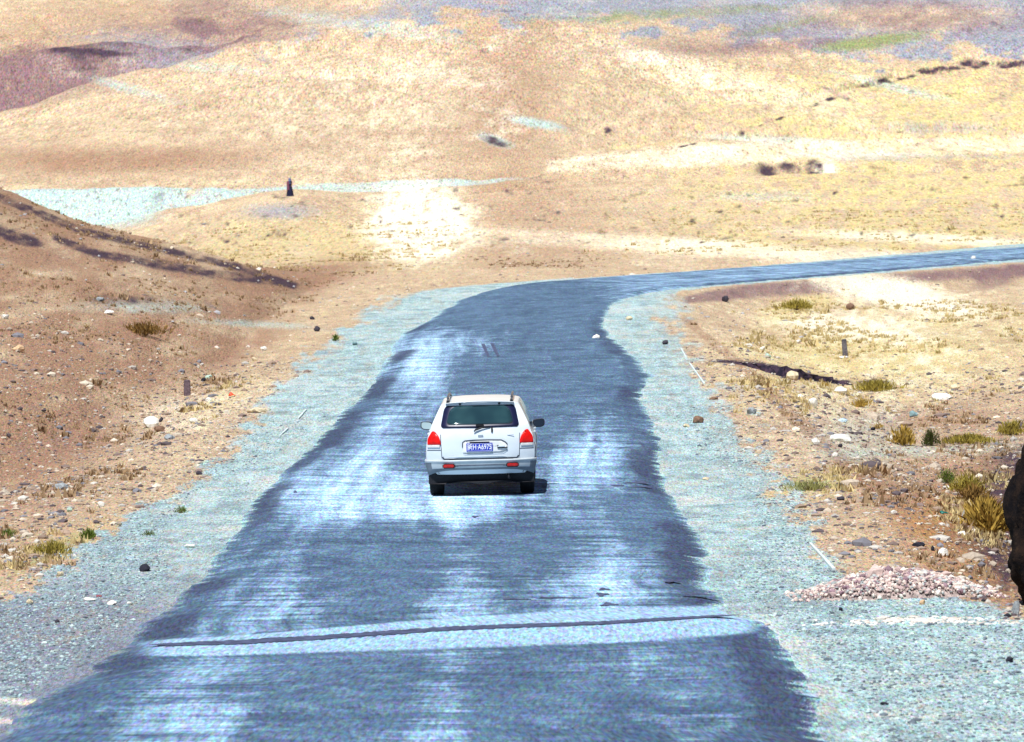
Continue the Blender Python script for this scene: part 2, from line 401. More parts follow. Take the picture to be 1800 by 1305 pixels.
lip = 0.55 * (ell(UU, VV, 10, 1232, 90, 7, -4, .5) + ell(UU, VV, -10, 1266, 60, 6, -4, .5)) * NEAR
pale = np.clip(pale + 0.9 * lip, 0, 1); gravel = gravel * (1 - np.clip(lip, 0, 1)); stain = stain * (1 - np.clip(lip, 0, 1))
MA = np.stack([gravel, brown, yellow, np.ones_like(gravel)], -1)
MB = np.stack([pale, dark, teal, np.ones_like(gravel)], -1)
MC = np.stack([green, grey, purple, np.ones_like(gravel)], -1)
MD = np.stack([farm, warm, stain, sstep(420, 700, YY)], -1)

# ------------------------------------------------------------------ node helpers
class NT:
    def __init__(self, name, rough=0.9, spec=0.2):
        self.m = bpy.data.materials.new(name); self.m.use_nodes = True
        self.t = self.m.node_tree; self.n = self.t.nodes
        self.b = self.n.get('Principled BSDF')
        self.b.inputs['Roughness'].default_value = rough
        self.b.inputs['Specular IOR Level'].default_value = spec

    def link(self, a, b): self.t.links.new(a, b)

    def set(self, sock, val):
        if hasattr(val, 'is_linked') or isinstance(val, bpy.types.NodeSocket): self.link(val, sock)
        else:
            if isinstance(val, tuple) and len(val) == 3 and len(sock.default_value) == 4: val = (*val, 1)
            sock.default_value = val

    def pos(self, scale=(1, 1, 1), attr=None):
        if attr == 'uv':
            c = self.n.new('ShaderNodeUVMap').outputs[0]
        else:
            c = self.n.new('ShaderNodeTexCoord').outputs['Object']
        mp = self.n.new('ShaderNodeMapping'); mp.inputs['Scale'].default_value = scale
        self.link(c, mp.inputs['Vector']); return mp.outputs[0]

    def noise(self, vec, scale, detail=4, rough=0.55, dist=0.0, color=False):
        k = self.n.new('ShaderNodeTexNoise'); k.inputs['Scale'].default_value = scale
        k.inputs['Detail'].default_value = detail; k.inputs['Roughness'].default_value = rough; k.inputs['Distortion'].default_value = dist
        self.link(vec, k.inputs['Vector']); return k.outputs['Color' if color else 'Fac']

    def math(self, op, a, b=None, c=None, clamp=False):
        k = self.n.new('ShaderNodeMath'); k.operation = op; k.use_clamp = clamp
        self.set(k.inputs[0], a)
        if b is not None: self.set(k.inputs[1], b)
        if c is not None: self.set(k.inputs[2], c)
        return k.outputs[0]

    def ramp(self, x, a, b, lo=0.0, hi=1.0):
        k = self.n.new('ShaderNodeMapRange'); k.interpolation_type = 'SMOOTHSTEP'
        self.set(k.inputs[0], x); k.inputs[1].default_value = a; k.inputs[2].default_value = b; k.inputs[3].default_value = lo; k.inputs[4].default_value = hi
        return k.outputs[0]

    def mix(self, f, a, b, mode='MIX'):
        k = self.n.new('ShaderNodeMix'); k.data_type = 'RGBA'; k.blend_type = mode
        self.set(k.inputs[0], f); self.set(k.inputs[6], a); self.set(k.inputs[7], b); return k.outputs[2]

    def attr(self, name):
        k = self.n.new('ShaderNodeAttribute'); k.attribute_name = name; return k.outputs['Color']

    def sep(self, c):
        k = self.n.new('ShaderNodeSeparateColor'); self.link(c, k.inputs[0]); return k.outputs[0], k.outputs[1], k.outputs[2]

    def color(self, c): self.set(self.b.inputs['Base Color'], c)

    def bump(self, h, strength=0.5, dist=0.05):
        k = self.n.new('ShaderNodeBump'); k.inputs['Strength'].default_value = strength; k.inputs['Distance'].default_value = dist
        self.link(h, k.inputs['Height']); self.link(k.outputs[0], self.b.inputs['Normal'])


def ground_material():
    g = NT('dry_ground', 0.95, 0.1)
    gv, br, ye = g.sep(g.attr('cover_a')); pa, dk, te = g.sep(g.attr('cover_b')); gn, gy, pu = g.sep(g.attr('cover_c')); fa, wa, st = g.sep(g.attr('cover_d'))
    P = g.pos()
    Pn = g.pos((1, 0.22, 1)); Pf = g.pos((1, 0.10, 0.8))
    fine = g.noise(Pn, 16, 3, 0.7); mid = g.noise(Pn, 3.2, 5, 0.65); big = g.noise(Pn, 0.5, 4, 0.6)
    ffine = g.noise(Pf, 3.0, 3, 0.7); fmid = g.noise(Pf, 0.7, 5, 0.65); fbig = g.noise(Pf, 0.09, 5, 0.6)
    far2 = [q for q in g.n if q.bl_idname == 'ShaderNodeAttribute' and q.attribute_name == 'cover_d'][0].outputs['Alpha']
    streak = g.mix(fa, g.noise(g.pos((1, 0.55, 1)), 1.3, 5, 0.65), g.noise(g.pos((1, 0.30, 0.8)), 0.16, 6, 0.68))
    lo = g.mix(fa, mid, fmid); hi = g.mix(fa, fine, ffine); bg_ = g.mix(fa, big, fbig)

    def thr(mask, amt=0.9):      # a mask broken up by the ground's own grain
        q = g.math('ADD', g.math('MULTIPLY', g.math('SUBTRACT', lo, 0.5), amt * 1.3), g.math('MULTIPLY', g.math('SUBTRACT', hi, 0.5), 0.8))
        q = g.math('ADD', q, g.math('MULTIPLY', g.math('SUBTRACT', bg_, 0.5), 0.8))
        s_ = g.math('ADD', g.math('MULTIPLY', mask, 1.05), g.math('MULTIPLY', q, g.ramp(mask, 0.0, 0.25)))
        return g.ramp(s_, 0.0, 1.05)
    c = g.mix(g.ramp(bg_, 0.35, 0.65), (0.385, 0.278, 0.188), (0.455, 0.345, 0.235))
    c = g.mix(g.ramp(lo, 0.42, 0.68), c, (0.53, 0.42, 0.275))
    c = g.mix(g.ramp(streak, 0.36, 0.54, 0.42, 0.0), c, (0.30, 0.21, 0.135))
    c = g.mix(g.ramp(streak, 0.55, 0.72, 0.0, 0.75), c, (0.62, 0.50, 0.32))
    c = g.mix(thr(ye), c, (0.53, 0.43, 0.205))
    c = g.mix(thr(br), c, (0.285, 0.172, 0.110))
    c = g.mix(thr(gy), c, (0.235, 0.245, 0.285))
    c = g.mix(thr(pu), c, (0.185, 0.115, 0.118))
    c = g.mix(thr(wa), c, (0.36, 0.19, 0.075))
    c = g.mix(thr(gn), c, (0.215, 0.235, 0.105))
    c = g.mix(thr(te, 0.7), c, (0.355, 0.45, 0.42))
    cpale = thr(pa)
    c = g.mix(cpale, c, (0.80, 0.72, 0.54))
    gc = g.mix(g.ramp(lo, 0.35, 0.7), (0.235, 0.345, 0.37), (0.375, 0.52, 0.535))
    gc = g.mix(g.ramp(bg_, 0.5, 0.72), gc, (0.42, 0.50, 0.50))
    gc = g.mix(g.ramp(streak, 0.48, 0.66, 0.0, 0.6), gc, (0.44, 0.43, 0.40))
    gc = g.mix(g.ramp(streak, 0.36, 0.50, 0.6, 0.0), gc, (0.15, 0.20, 0.23))
    gc = g.mix(g.math('MULTIPLY', st, 0.85), gc, (0.15, 0.165, 0.22))
    c = g.mix(thr(gv, 0.6), c, gc)
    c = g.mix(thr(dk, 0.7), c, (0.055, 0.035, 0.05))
    # grain: chroma and value speckle of grit and stubble
    gr1 = g.noise(g.pos((1, 0.12, 1)), 34, 2, 0.8, color=True); gr2 = g.mix(far2, g.noise(g.pos((1, 0.07, 1)), 8, 1, 0.8, color=True), g.noise(g.pos((1, 0.07, 0.6)), 4.2, 1, 0.8, color=True))
    grain = g.mix(fa, gr1, gr2)
    bc = g.n.new('ShaderNodeBrightContrast'); g.link(grain, bc.inputs[0]); bc.inputs['Contrast'].default_value = 1.5
    hs_ = g.n.new('ShaderNodeHueSaturation'); hs_.inputs['Saturation'].default_value = 0.48; g.link(bc.outputs[0], hs_.inputs['Color'])
    c = g.mix(0.8, c, hs_.outputs[0], 'OVERLAY')
    dots = g.ramp(hi, 0.30, 0.47, 0.32, 1.0)
    k = g.n.new('ShaderNodeCombineColor'); [g.link(dots, k.inputs[i]) for i in range(3)]
    c = g.mix(0.8, c, k.outputs[0], 'MULTIPLY')
    g.color(c)
    hh = g.math('ADD', g.math('MULTIPLY', hi, 0.5), lo)
    g.bump(hh, 0.9, 0.16)
    return g.m


GROUND_MAT = ground_material()


def simple(name, col, rough=0.6, spec=0.3, metal=0.0, var=0.12, scale=20.0):
    g = NT(name, rough, spec)
    n = g.noise(g.pos(), scale, 4, 0.6)
    lo = tuple(max(0, x * (1 - var * 2)) for x in col); hi = tuple(min(1, x * (1 + var)) for x in col)
    g.color(g.mix(g.ramp(n, 0.3, 0.7), lo, hi)); g.b.inputs['Metallic'].default_value = metal
    return g.m


# ------------------------------------------------------------------ object helpers
def tag(o, label=None, cat=None, group=None, kind=None):
    if label: o['label'] = label
    if cat: o['category'] = cat
    if group: o['group'] = group
    if kind: o['kind'] = kind
    return o


def mesh_obj(name, V, Fc, mat=None, parent=None, smooth=False):
    me = bpy.data.meshes.new(name)
    me.from_pydata([tuple(map(float, v)) for v in V], [], Fc)
    me.validate(); me.update()
    if smooth: me.polygons.foreach_set('use_smooth', [True] * len(me.polygons))
    if mat: me.materials.append(mat)
    o = bpy.data.objects.new(name, me); COL.objects.link(o)
    if parent: o.parent = parent
    return o


def bm_obj(name, bm, mat=None, parent=None, smooth=False):
    bmesh.ops.recalc_face_normals(bm, faces=bm.faces)
    me = bpy.data.meshes.new(name); bm.to_mesh(me); bm.free()
    if smooth: me.polygons.foreach_set('use_smooth', [True] * len(me.polygons))
    if mat: me.materials.append(mat)
    o = bpy.data.objects.new(name, me); COL.objects.link(o)
    if parent: o.parent = parent
    return o


def fast_mesh(name, V, Q, mat, attrs=None, smooth=True, uv=None):
    """V (n,3), Q (m,k) faces of equal size"""
    me = bpy.data.meshes.new(name)
    n, (m, k) = len(V), Q.shape
    me.vertices.add(n); me.vertices.foreach_set('co', V.astype(np.float32).ravel())
    me.loops.add(m * k); me.loops.foreach_set('vertex_index', Q.astype(np.int32).ravel())
    me.polygons.add(m)
    me.polygons.foreach_set('loop_start', np.arange(0, m * k, k, dtype=np.int32))
    me.polygons.foreach_set('loop_total', np.full(m, k, np.int32))
    me.update(calc_edges=True)
    me.polygons.foreach_set('use_smooth', np.full(m, smooth))
    for an, av in (attrs or {}).items():
        a = me.attributes.new(an, 'FLOAT_COLOR', 'POINT'); a.data.foreach_set('color', av.astype(np.float32).ravel())
    if uv is not None:
        l = me.uv_layers.new(name='UVMap'); l.data.foreach_set('uv', uv[Q.ravel()].astype(np.float32).ravel())
    me.materials.append(mat)
    o = bpy.data.objects.new(name, me); COL.objects.link(o)
    return o


def empty(name, loc, rz=0.0):
    o = bpy.data.objects.new(name, None); COL.objects.link(o); o.location = loc; o.rotation_euler = (0, 0, rz); o.empty_display_size = 0.3
    return o


# ------------------------------------------------------------------ ground sheets
nr, nc = XX.shape
idx = np.arange(nr * nc).reshape(nr, nc)
quads = np.stack([idx[:-1, :-1], idx[:-1, 1:], idx[1:, 1:], idx[1:, :-1]], -1).reshape(-1, 4)
VT = np.stack([XX, YY, ZZ], -1).reshape(-1, 3)
qy = YY[:-1, :-1].ravel(); qg = gravel[:-1, :-1].ravel(); qd = DD[:-1, :-1].ravel()
cls = np.where(qy > 758, 3, np.where(qy > 434.5, 2, np.where((qg > 0.5) & (qy < 320), 1, 0)))
AT = {'cover_a': MA.reshape(-1, 4), 'cover_b': MB.reshape(-1, 4), 'cover_c': MC.reshape(-1, 4), 'cover_d': MD.reshape(-1, 4)}
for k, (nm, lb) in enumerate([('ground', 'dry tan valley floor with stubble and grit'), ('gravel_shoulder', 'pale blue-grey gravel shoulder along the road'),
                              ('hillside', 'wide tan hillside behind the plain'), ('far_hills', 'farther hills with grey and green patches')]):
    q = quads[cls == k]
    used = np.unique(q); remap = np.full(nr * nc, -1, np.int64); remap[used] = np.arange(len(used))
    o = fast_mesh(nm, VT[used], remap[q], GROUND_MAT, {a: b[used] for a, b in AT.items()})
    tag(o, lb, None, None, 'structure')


def ground_at(X, Y):
    z, _ = terrain(np.array([[X]]), np.array([[Y]]))
    return float(z[0, 0])


# visible ground point per photograph pixel: walk the sheet along its column
_acol = cols


def hit(u, v):
    best = None
    # march along the ray on the sheet
    ax, az = rayslope(u, v)
    Yt = Ys[(Ys > 30) & (Ys < 1500)]
    j = np.interp(ax, _acol, np.arange(len(_acol)))
    j0 = int(np.clip(math.floor(j), 0, nc - 2)); f = j - j0
    sel = (Ys > 30) & (Ys < 1500)
    zc = ZZ[sel, j0] * (1 - f) + ZZ[sel, j0 + 1] * f
    below = az * Yt <= zc
    i = int(np.argmax(below))
    if i == 0: i = 1
    d0 = az * Yt[i - 1] - zc[i - 1]; d1 = az * Yt[i] - zc[i]
    t = d0 / (d0 - d1) if d0 != d1 else 0.5
    Y = Yt[i - 1] + (Yt[i] - Yt[i - 1]) * t
    return Vector((ax * Y, Y, az * Y))


# ------------------------------------------------------------------ road
NTT = 62
tv = np.concatenate([np.linspace(0, .14, 14)[:-1], np.linspace(.14, .86, 36), np.linspace(.86, 1, 14)[1:]])
jag_l = 0.15 + 0.20 * fbm(ARC * 0.5, ARC * 0 + 3.3, 3)
jag_r = 0.12 + 0.22 * fbm(ARC * 0.5, ARC * 0 + 13.3, 3)
dirv = (ER - EL)[:, :2]; wid = np.linalg.norm(dirv, axis=1); dirv = dirv / wid[:, None]
el = EL[:, :2] - dirv * jag_l[:, None]; er = ER[:, :2] + dirv * jag_r[:, None]
RX = el[:, None, 0] * (1 - tv)[None] + er[:, None, 0] * tv[None]
RY = el[:, None, 1] * (1 - tv)[None] + er[:, None, 1] * tv[None]
edge = np.minimum(tv, 1 - tv)[None] * wid[:, None]
RZ = road_z(RY) + 0.026 - 0.085 * (1 - sstep(0, 0.8, edge)) + 0.012 * fbm(RX * 0.6, RY * 0.25, 3)
ru = tv[None] * 7.0 + 0 * RX
rv = ARC[:, None] + 0 * RX
uvr = np.stack([ru, rv], -1).reshape(-1, 2)
ridx = np.arange(NS * NTT).reshape(NS, NTT)
rq = np.stack([ridx[:-1, :-1], ridx[:-1, 1:], ridx[1:, 1:], ridx[1:, :-1]], -1).reshape(-1, 4)
PU, PV = project(RX, RY, RZ)
# where pale dust lies on the tar, and where tyres have kept it dark
dust = 0.55 * band(PU, PV, [(300, 1030, 60), (420, 950, 60), (560, 830, 80), (720, 720, 90), (790, 620, 60)], 60)
cross = PU - np.interp(PV, [500, 600, 700, 868, 1115, 1305], [1000, 890, 885, 820, 800, 770])
halfw = np.interp(PV, [500, 600, 700, 868, 1115, 1305], [150, 190, 250, 360, 560, 740])
t_ = cross / halfw
dust = 0.62 * np.exp(-((t_ + 0.62) / 0.22) ** 2) * sstep(560, 640, PV) + 0.60 * np.exp(-((t_ - 0.0) / 0.13) ** 2) * sstep(780, 950, PV) + 0.55 * np.exp(-((t_ - 0.50) / 0.20) ** 2) * sstep(600, 760, PV)
dust += 0.75 * ell(PU, PV, 760, 880, 170, 38, -4, .8) + 0.6 * ell(PU, PV, 620, 870, 160, 60, -6, .8) + 0.45 * ell(PU, PV, 1050, 810, 120, 40, 0, .9) + 0.5 * ell(PU, PV, 860, 600, 70, 22, -2, .8)
dust += 0.35 * ell(PU, PV, 1090, 1020, 160, 40, -3, .9) + 0.5 * ell(PU, PV, 760, 1235, 70, 60, 0, .9) + 0.6 * ell(PU, PV, 720, 620, 60, 50, 0, .8)
dust += 0.5 * (PV < 530) * sstep(860, 1150, PU)
dust -= 0.55 * ell(PU, PV, 640, 970, 150, 60, 0, .8) + 0.5 * ell(PU, PV, 960, 660, 80, 130, 0, .8) + 0.5 * ell(PU, PV, 940, 540, 110, 40, 0, .8) + 0.45 * ell(PU, PV, 640, 1200, 220, 60, 0, .8) + 0.5 * ell(PU, PV, 1000, 1260, 200, 110, 0, .8) + 0.4 * ell(PU, PV, 960, 960, 100, 60, 0, .8)
dust = np.clip(dust + 0.06, 0, 1)
tar = np.clip(1.25 * np.exp(-((edge - 0.42) / 0.38) ** 2) * sstep(535, 600, PV), 0, 1) * np.clip(0.72 + np.where(tv[None] < 0.5, 1.9, 1.1) * fbm(ARC[:, None] * 0.16 + 31 * (tv[None] > .5), 0 * RX + 2.2, 2) + 0.6 * fbm(RX * 0.7, RY * 0.35, 3), 0, 1.2)
tar = np.clip(tar + 0.9 * np.exp(-((edge - 0.35) / 0.4) ** 2) * (tv[None] > 0.5) * sstep(1130, 1250, PU) * (PV < 520), 0, 1)
# the pale patched strip either side of the tar joint
jm = np.interp(PU, [100, 215, 420, 800, 1100, 1345, 1420], [1149, 1141, 1134, 1109, 1099, 1084, 1079])
jt = np.interp(PU, [100, 215, 420, 800, 1100, 1345], [8, 13, 17, 24, 32, 20]); jb = np.interp(PU, [100, 215, 420, 800, 1100, 1345], [8, 14, 18, 32, 30, 28])
joint = sstep(-1.15, -0.85, (PV - jm) / jt) * (1 - sstep(0.8, 1.2, (PV - jm) / jb)) * sstep(170, 330, PU) * (1 - sstep(1290, 1370, PU))
dust = np.clip(dust * (1 - 0.5 * joint), 0, 1)
RA = np.stack([dust, tar * (1 - joint), np.clip(edge / 2.0, 0, 1), 1 + 0 * edge], -1)
RB = np.stack([joint, sstep(520, 560, PV), sstep(900, 1080, PV) * sstep(560, 260, PU), 1 + 0 * edge], -1).reshape(-1, 4)
RA = RA
RA = RA.reshape(-1, 4)


def road_material():
    g = NT('worn_asphalt', 0.88, 0.12)
    du, ta, ed = g.sep(g.attr('wear')); jo, nf, _z = g.sep(g.attr('wear_b'))
    uv = g.pos((1, 1, 1), 'uv')
    s1 = g.noise(g.pos((0.34, 1.1, 1), 'uv'), 1.3, 6, 0.68, 0.5)
    s2 = g.noise(g.pos((0.20, 1.5, 1), 'uv'), 2.0, 5, 0.7, 0.4)
    s3 = g.noise(g.pos((0.5, 0.45, 1), 'uv'), 0.8, 4, 0.6)
    s4 = g.noise(g.pos((0.9, 0.5, 1), 'uv'), 2.2, 5, 0.7)
    fine = g.noise(g.pos((1, 0.16, 1), 'uv'), 42, 2, 0.8); finec = g.noise(g.pos((1, 0.12, 1), 'uv'), 26, 1, 0.8, color=True)
    base = g.mix(g.ramp(s3, 0.32, 0.68), (0.041, 0.076, 0.128), (0.070, 0.124, 0.200))
    base = g.mix(g.ramp(s4, 0.42, 0.7, 0, 0.7), base, (0.120, 0.195, 0.29))
    base = g.mix(g.ramp(s2, 0.30, 0.46, 0.7, 0.0), base, (0.024, 0.044, 0.085))
    s5 = g.noise(g.pos((2.6, 0.07, 1), 'uv'), 1.0, 4, 0.6, 0.2)
    m = g.math('ADD', g.math('MULTIPLY', du, 0.66), g.math('MULTIPLY', g.math('SUBTRACT', s1, 0.5), 1.0))
    m = g.math('ADD', m, g.math('MULTIPLY', g.math('SUBTRACT', s2, 0.5), 1.0))
    m = g.math('ADD', m, g.math('MULTIPLY', g.math('SUBTRACT', s4, 0.5), 0.7))
    m = g.math('ADD', m, g.math('MULTIPLY', g.math('SUBTRACT', s5, 0.5), 1.0))
    c = g.mix(g.ramp(m, 0.14, 0.72), base, (0.245, 0.38, 0.54))
    c = g.mix(g.ramp(m, 0.55, 0.95, 0, 0.9), c, (0.47, 0.67, 0.82))
    c = g.mix(g.ramp(g.math('ADD', jo, g.math('MULTIPLY', g.math('SUBTRACT', s2, 0.5), 0.7)), 0.25, 0.95, 0, 0.72), c, (0.30, 0.46, 0.62))
    tt = g.math('ADD', g.math('MULTIPLY', ta, 0.8), g.math('MULTIPLY', g.math('SUBTRACT', s2, 0.5), 1.4))
    tt = g.math('ADD', tt, g.math('MULTIPLY', g.math('SUBTRACT', s3, 0.5), 1.0))
    c = g.mix(g.ramp(tt, 0.2, 0.85, 0, 0.85), c, (0.030, 0.040, 0.080))
    ee = g.math('ADD', ed, g.math('MULTIPLY', g.math('SUBTRACT', s1, 0.5), 0.5))
    ee = g.math('ADD', ee, g.math('MULTIPLY', g.math('SUBTRACT', fine, 0.5), 0.25))
    c = g.mix(g.ramp(ee, 0.03, 0.15, 1.0, 0.0), c, g.mix(g.math('MULTIPLY', _z, 0.85), g.mix(s3, (0.24, 0.38, 0.41), (0.33, 0.50, 0.53)), (0.13, 0.145, 0.20)))
    bc = g.n.new('ShaderNodeBrightContrast'); g.link(finec, bc.inputs[0]); bc.inputs['Contrast'].default_value = 1.2
    hs_ = g.n.new('ShaderNodeHueSaturation'); hs_.inputs['Saturation'].default_value = 0.55; g.link(bc.outputs[0], hs_.inputs['Color'])
    c = g.mix(0.75, c, hs_.outputs[0], 'OVERLAY')
    c = g.mix(g.ramp(fine, 0.25, 0.4, 0.35, 0.0), c, (0.05, 0.06, 0.12))
    g.color(c)
    g.bump(g.math('ADD', g.math('MULTIPLY', fine, 0.6), s2), 0.25, 0.02)
    return g.m


ROAD_MAT = road_material()
road = fast_mesh('road', np.stack([RX, RY, RZ], -1).reshape(-1, 3), rq, ROAD_MAT, {'wear': RA, 'wear_b': RB}, True, uvr)
tag(road, 'worn patchy asphalt road bending away to the right', None, None, 'structure')


def rz_at(X, Y):
    return float(road_z(Y)) + 0.026 + 0.012 * float(fbm(np.array([X * 0.6]), np.array([Y * 0.25]), 3)[0])


def strip(name, pts, mat, parent, lift=0.006, seg=60, jit=0.0, kind=None):
    """flat ribbon on the road: pts = list of (u, v_top, v_bottom) in the photograph"""
    p = np.array(pts, float)
    us = np.linspace(p[0, 0], p[-1, 0], seg)
    V = []; Fc = []
    for i, u in enumerate(us):
        vt = np.interp(u, p[:, 0], p[:, 1]); vb = np.interp(u, p[:, 0], p[:, 2])
        j = jit * (vb - vt)
        a = hit_plane(u, vt + random.uniform(-j, j)); b = hit_plane(u, vb + random.uniform(-j, j))
        for q in (a, 0.5 * (a + b), b):
            V.append((q[0], q[1], rz_at(q[0], q[1]) + lift))
        if i:
            k = 3 * i
            Fc += [(k - 3, k - 2, k + 1, k), (k - 2, k - 1, k + 2, k + 1)]
    o = mesh_obj(name, V, Fc, mat, parent)
    return o


CRACK_M = simple('tar_joint', (0.066, 0.082, 0.155), 0.8, 0.2, 0, 0.25, 9)
cr_ = strip('tar_joint', [(262, 1139, 1140), (300, 1136.5, 1142), (420, 1131, 1138.5), (800, 1106, 1112.5), (1100, 1096, 1101.5), (1255, 1087, 1091), (1300, 1086, 1087)], CRACK_M, road, 0.008, 200, 0.12)
for (u, v, du_) in ((849, 607, 11), (865, 606, 12)):
    V = []
    for k in range(7):
        t = k / 6.0
        a = hit_plane(u + du_ * t - 3.2, v + 23 * t); b = hit_plane(u + du_ * t + 3.2 - 1.5 * t, v + 23 * t)
        for q in (a, b): V.append((q[0], q[1], rz_at(q[0], q[1]) + 0.007))
    mesh_obj('tyre_mark', V, [(2 * k, 2 * k + 1, 2 * k + 3, 2 * k + 2) for k in range(6)], CRACK_M, road)


def blot(name, u, v, ru, rv, mat, parent, lift=0.006):
    V = [hit_plane(u, v)]; n = 14; ph = random.random() * 9
    for k in range(n):
        a = 2 * math.pi * k / n
        w = 1 + 0.35 * math.sin(3 * a + ph) + random.uniform(-.2, .2)
        V.append(hit_plane(u + ru * w * math.cos(a), v + rv * w * math.sin(a)))
    V = [(q[0], q[1], rz_at(q[0], q[1]) + lift) for q in V]
    return mesh_obj(name, V, [(0, k + 1, (k + 1) % n + 1) for k in range(n)], mat, parent)


for (u, v, ru_, rv_) in ((1070, 1067, 14, 3), (1058, 1050, 10, 3), (1062, 1041, 9, 2), (1180, 1026, 12, 2.5), (1120, 852, 22, 1.6), (1125, 859, 18, 1.4), (1150, 932, 7, 2), (1085, 857, 10, 1.4),
                         (980, 1056, 40, 1.4), (1230, 1050, 30, 1.6), (905, 1058, 24, 1.4), (660, 1092, 3, 2), (519, 868, 3, 2), (835, 912, 5, 1.5)):
    blot('pothole', u, v, ru_, rv_, CRACK_M, road)

# ------------------------------------------------------------------ rocks
def rock_mesh(seed, flat=0.6, rough=0.28, sub=2):
    bm = bmesh.new()
    bmesh.ops.create_icosphere(bm, subdivisions=sub, radius=0.5)
    rs = random.Random(seed); off = Vector((rs.uniform(-50, 50), rs.uniform(-50, 50), 0))
    planes = [(Vector((rs.gauss(0, 1), rs.gauss(0, 1), rs.gauss(0.2, 1))).normalized(), rs.uniform(0.28, 0.42)) for _ in range(7)]
    for v in bm.verts:
        co = v.co.copy()
        for n, d in planes:
            t = co.dot(n)
            if t > d: co -= n * (t - d) * 0.9
        co *= 1 + rough * mnoise.noise(co * 2.6 + off)
        v.co = Vector((co.x, co.y, co.z * flat))
    zmin = min(v.co.z for v in bm.verts)
    for v in bm.verts: v.co.z -= zmin * 0.82
    bmesh.ops.recalc_face_normals(bm, faces=bm.faces)
    me = bpy.data.meshes.new('rock'); bm.to_mesh(me); bm.free()
    xs = [v.co.x for v in me.vertices]; zs = [v.co.z for v in me.vertices]
    me['w'] = max(xs) - min(xs); me['h'] = max(zs)
    return me


STONE = {}


def stone_mat(key):
    cols_ = {'white': (0.80, 0.77, 0.70), 'cream': (0.66, 0.56, 0.38), 'grey': (0.30, 0.33, 0.35), 'dark': (0.05, 0.045, 0.06), 'brown': (0.20, 0.12, 0.08),
             'teal': (0.22, 0.34, 0.36), 'blue': (0.50, 0.66, 0.76), 'greygreen': (0.42, 0.56, 0.48), 'black': (0.022, 0.022, 0.035), 'umber': (0.020, 0.013, 0.011), 'orange': (0.62, 0.42, 0.25)}
    if key not in STONE:
        c = cols_[key]; g = NT('stone_' + key, 0.85, 0.2)
        a = g.noise(g.pos(), 5, 5, 0.65)
        g.color(g.mix(g.ramp(a, 0.32, 0.68), tuple(x * 0.72 for x in c), tuple(min(0.85, x * 1.12) for x in c))); g.bump(g.noise(g.pos(), 12, 4, 0.6), 0.4, 0.05)
        STONE[key] = g.m
    return STONE[key]


def rock(u, v, wpx, hpx, key, label, group=None, flat=0.6, seed=None, yaw=None, name='rock', cat='stone'):
    """a stone whose foot is seen at (u, v)"""
    p = hit(u, v)
    seed = seed if seed is not None else int(u * 7 + v * 13)
    me = rock_mesh(seed, flat)
    me.materials.append(stone_mat(key))
    o = bpy.data.objects.new(name, me); COL.objects.link(o)
    w = wpx * p.y / F_PX / me['w']; h = hpx * p.y / F_PX / me['h']
    o.scale = (w, w * 0.95, h * 1.1)
    o.rotation_euler = (0, 0, yaw if yaw is not None else 0.0)
    o.location = (p.x, p.y + w * 0.3, p.z - 0.05 * h)
    me.name = name
    del me['w'], me['h']
    return tag(o, label, cat, group)


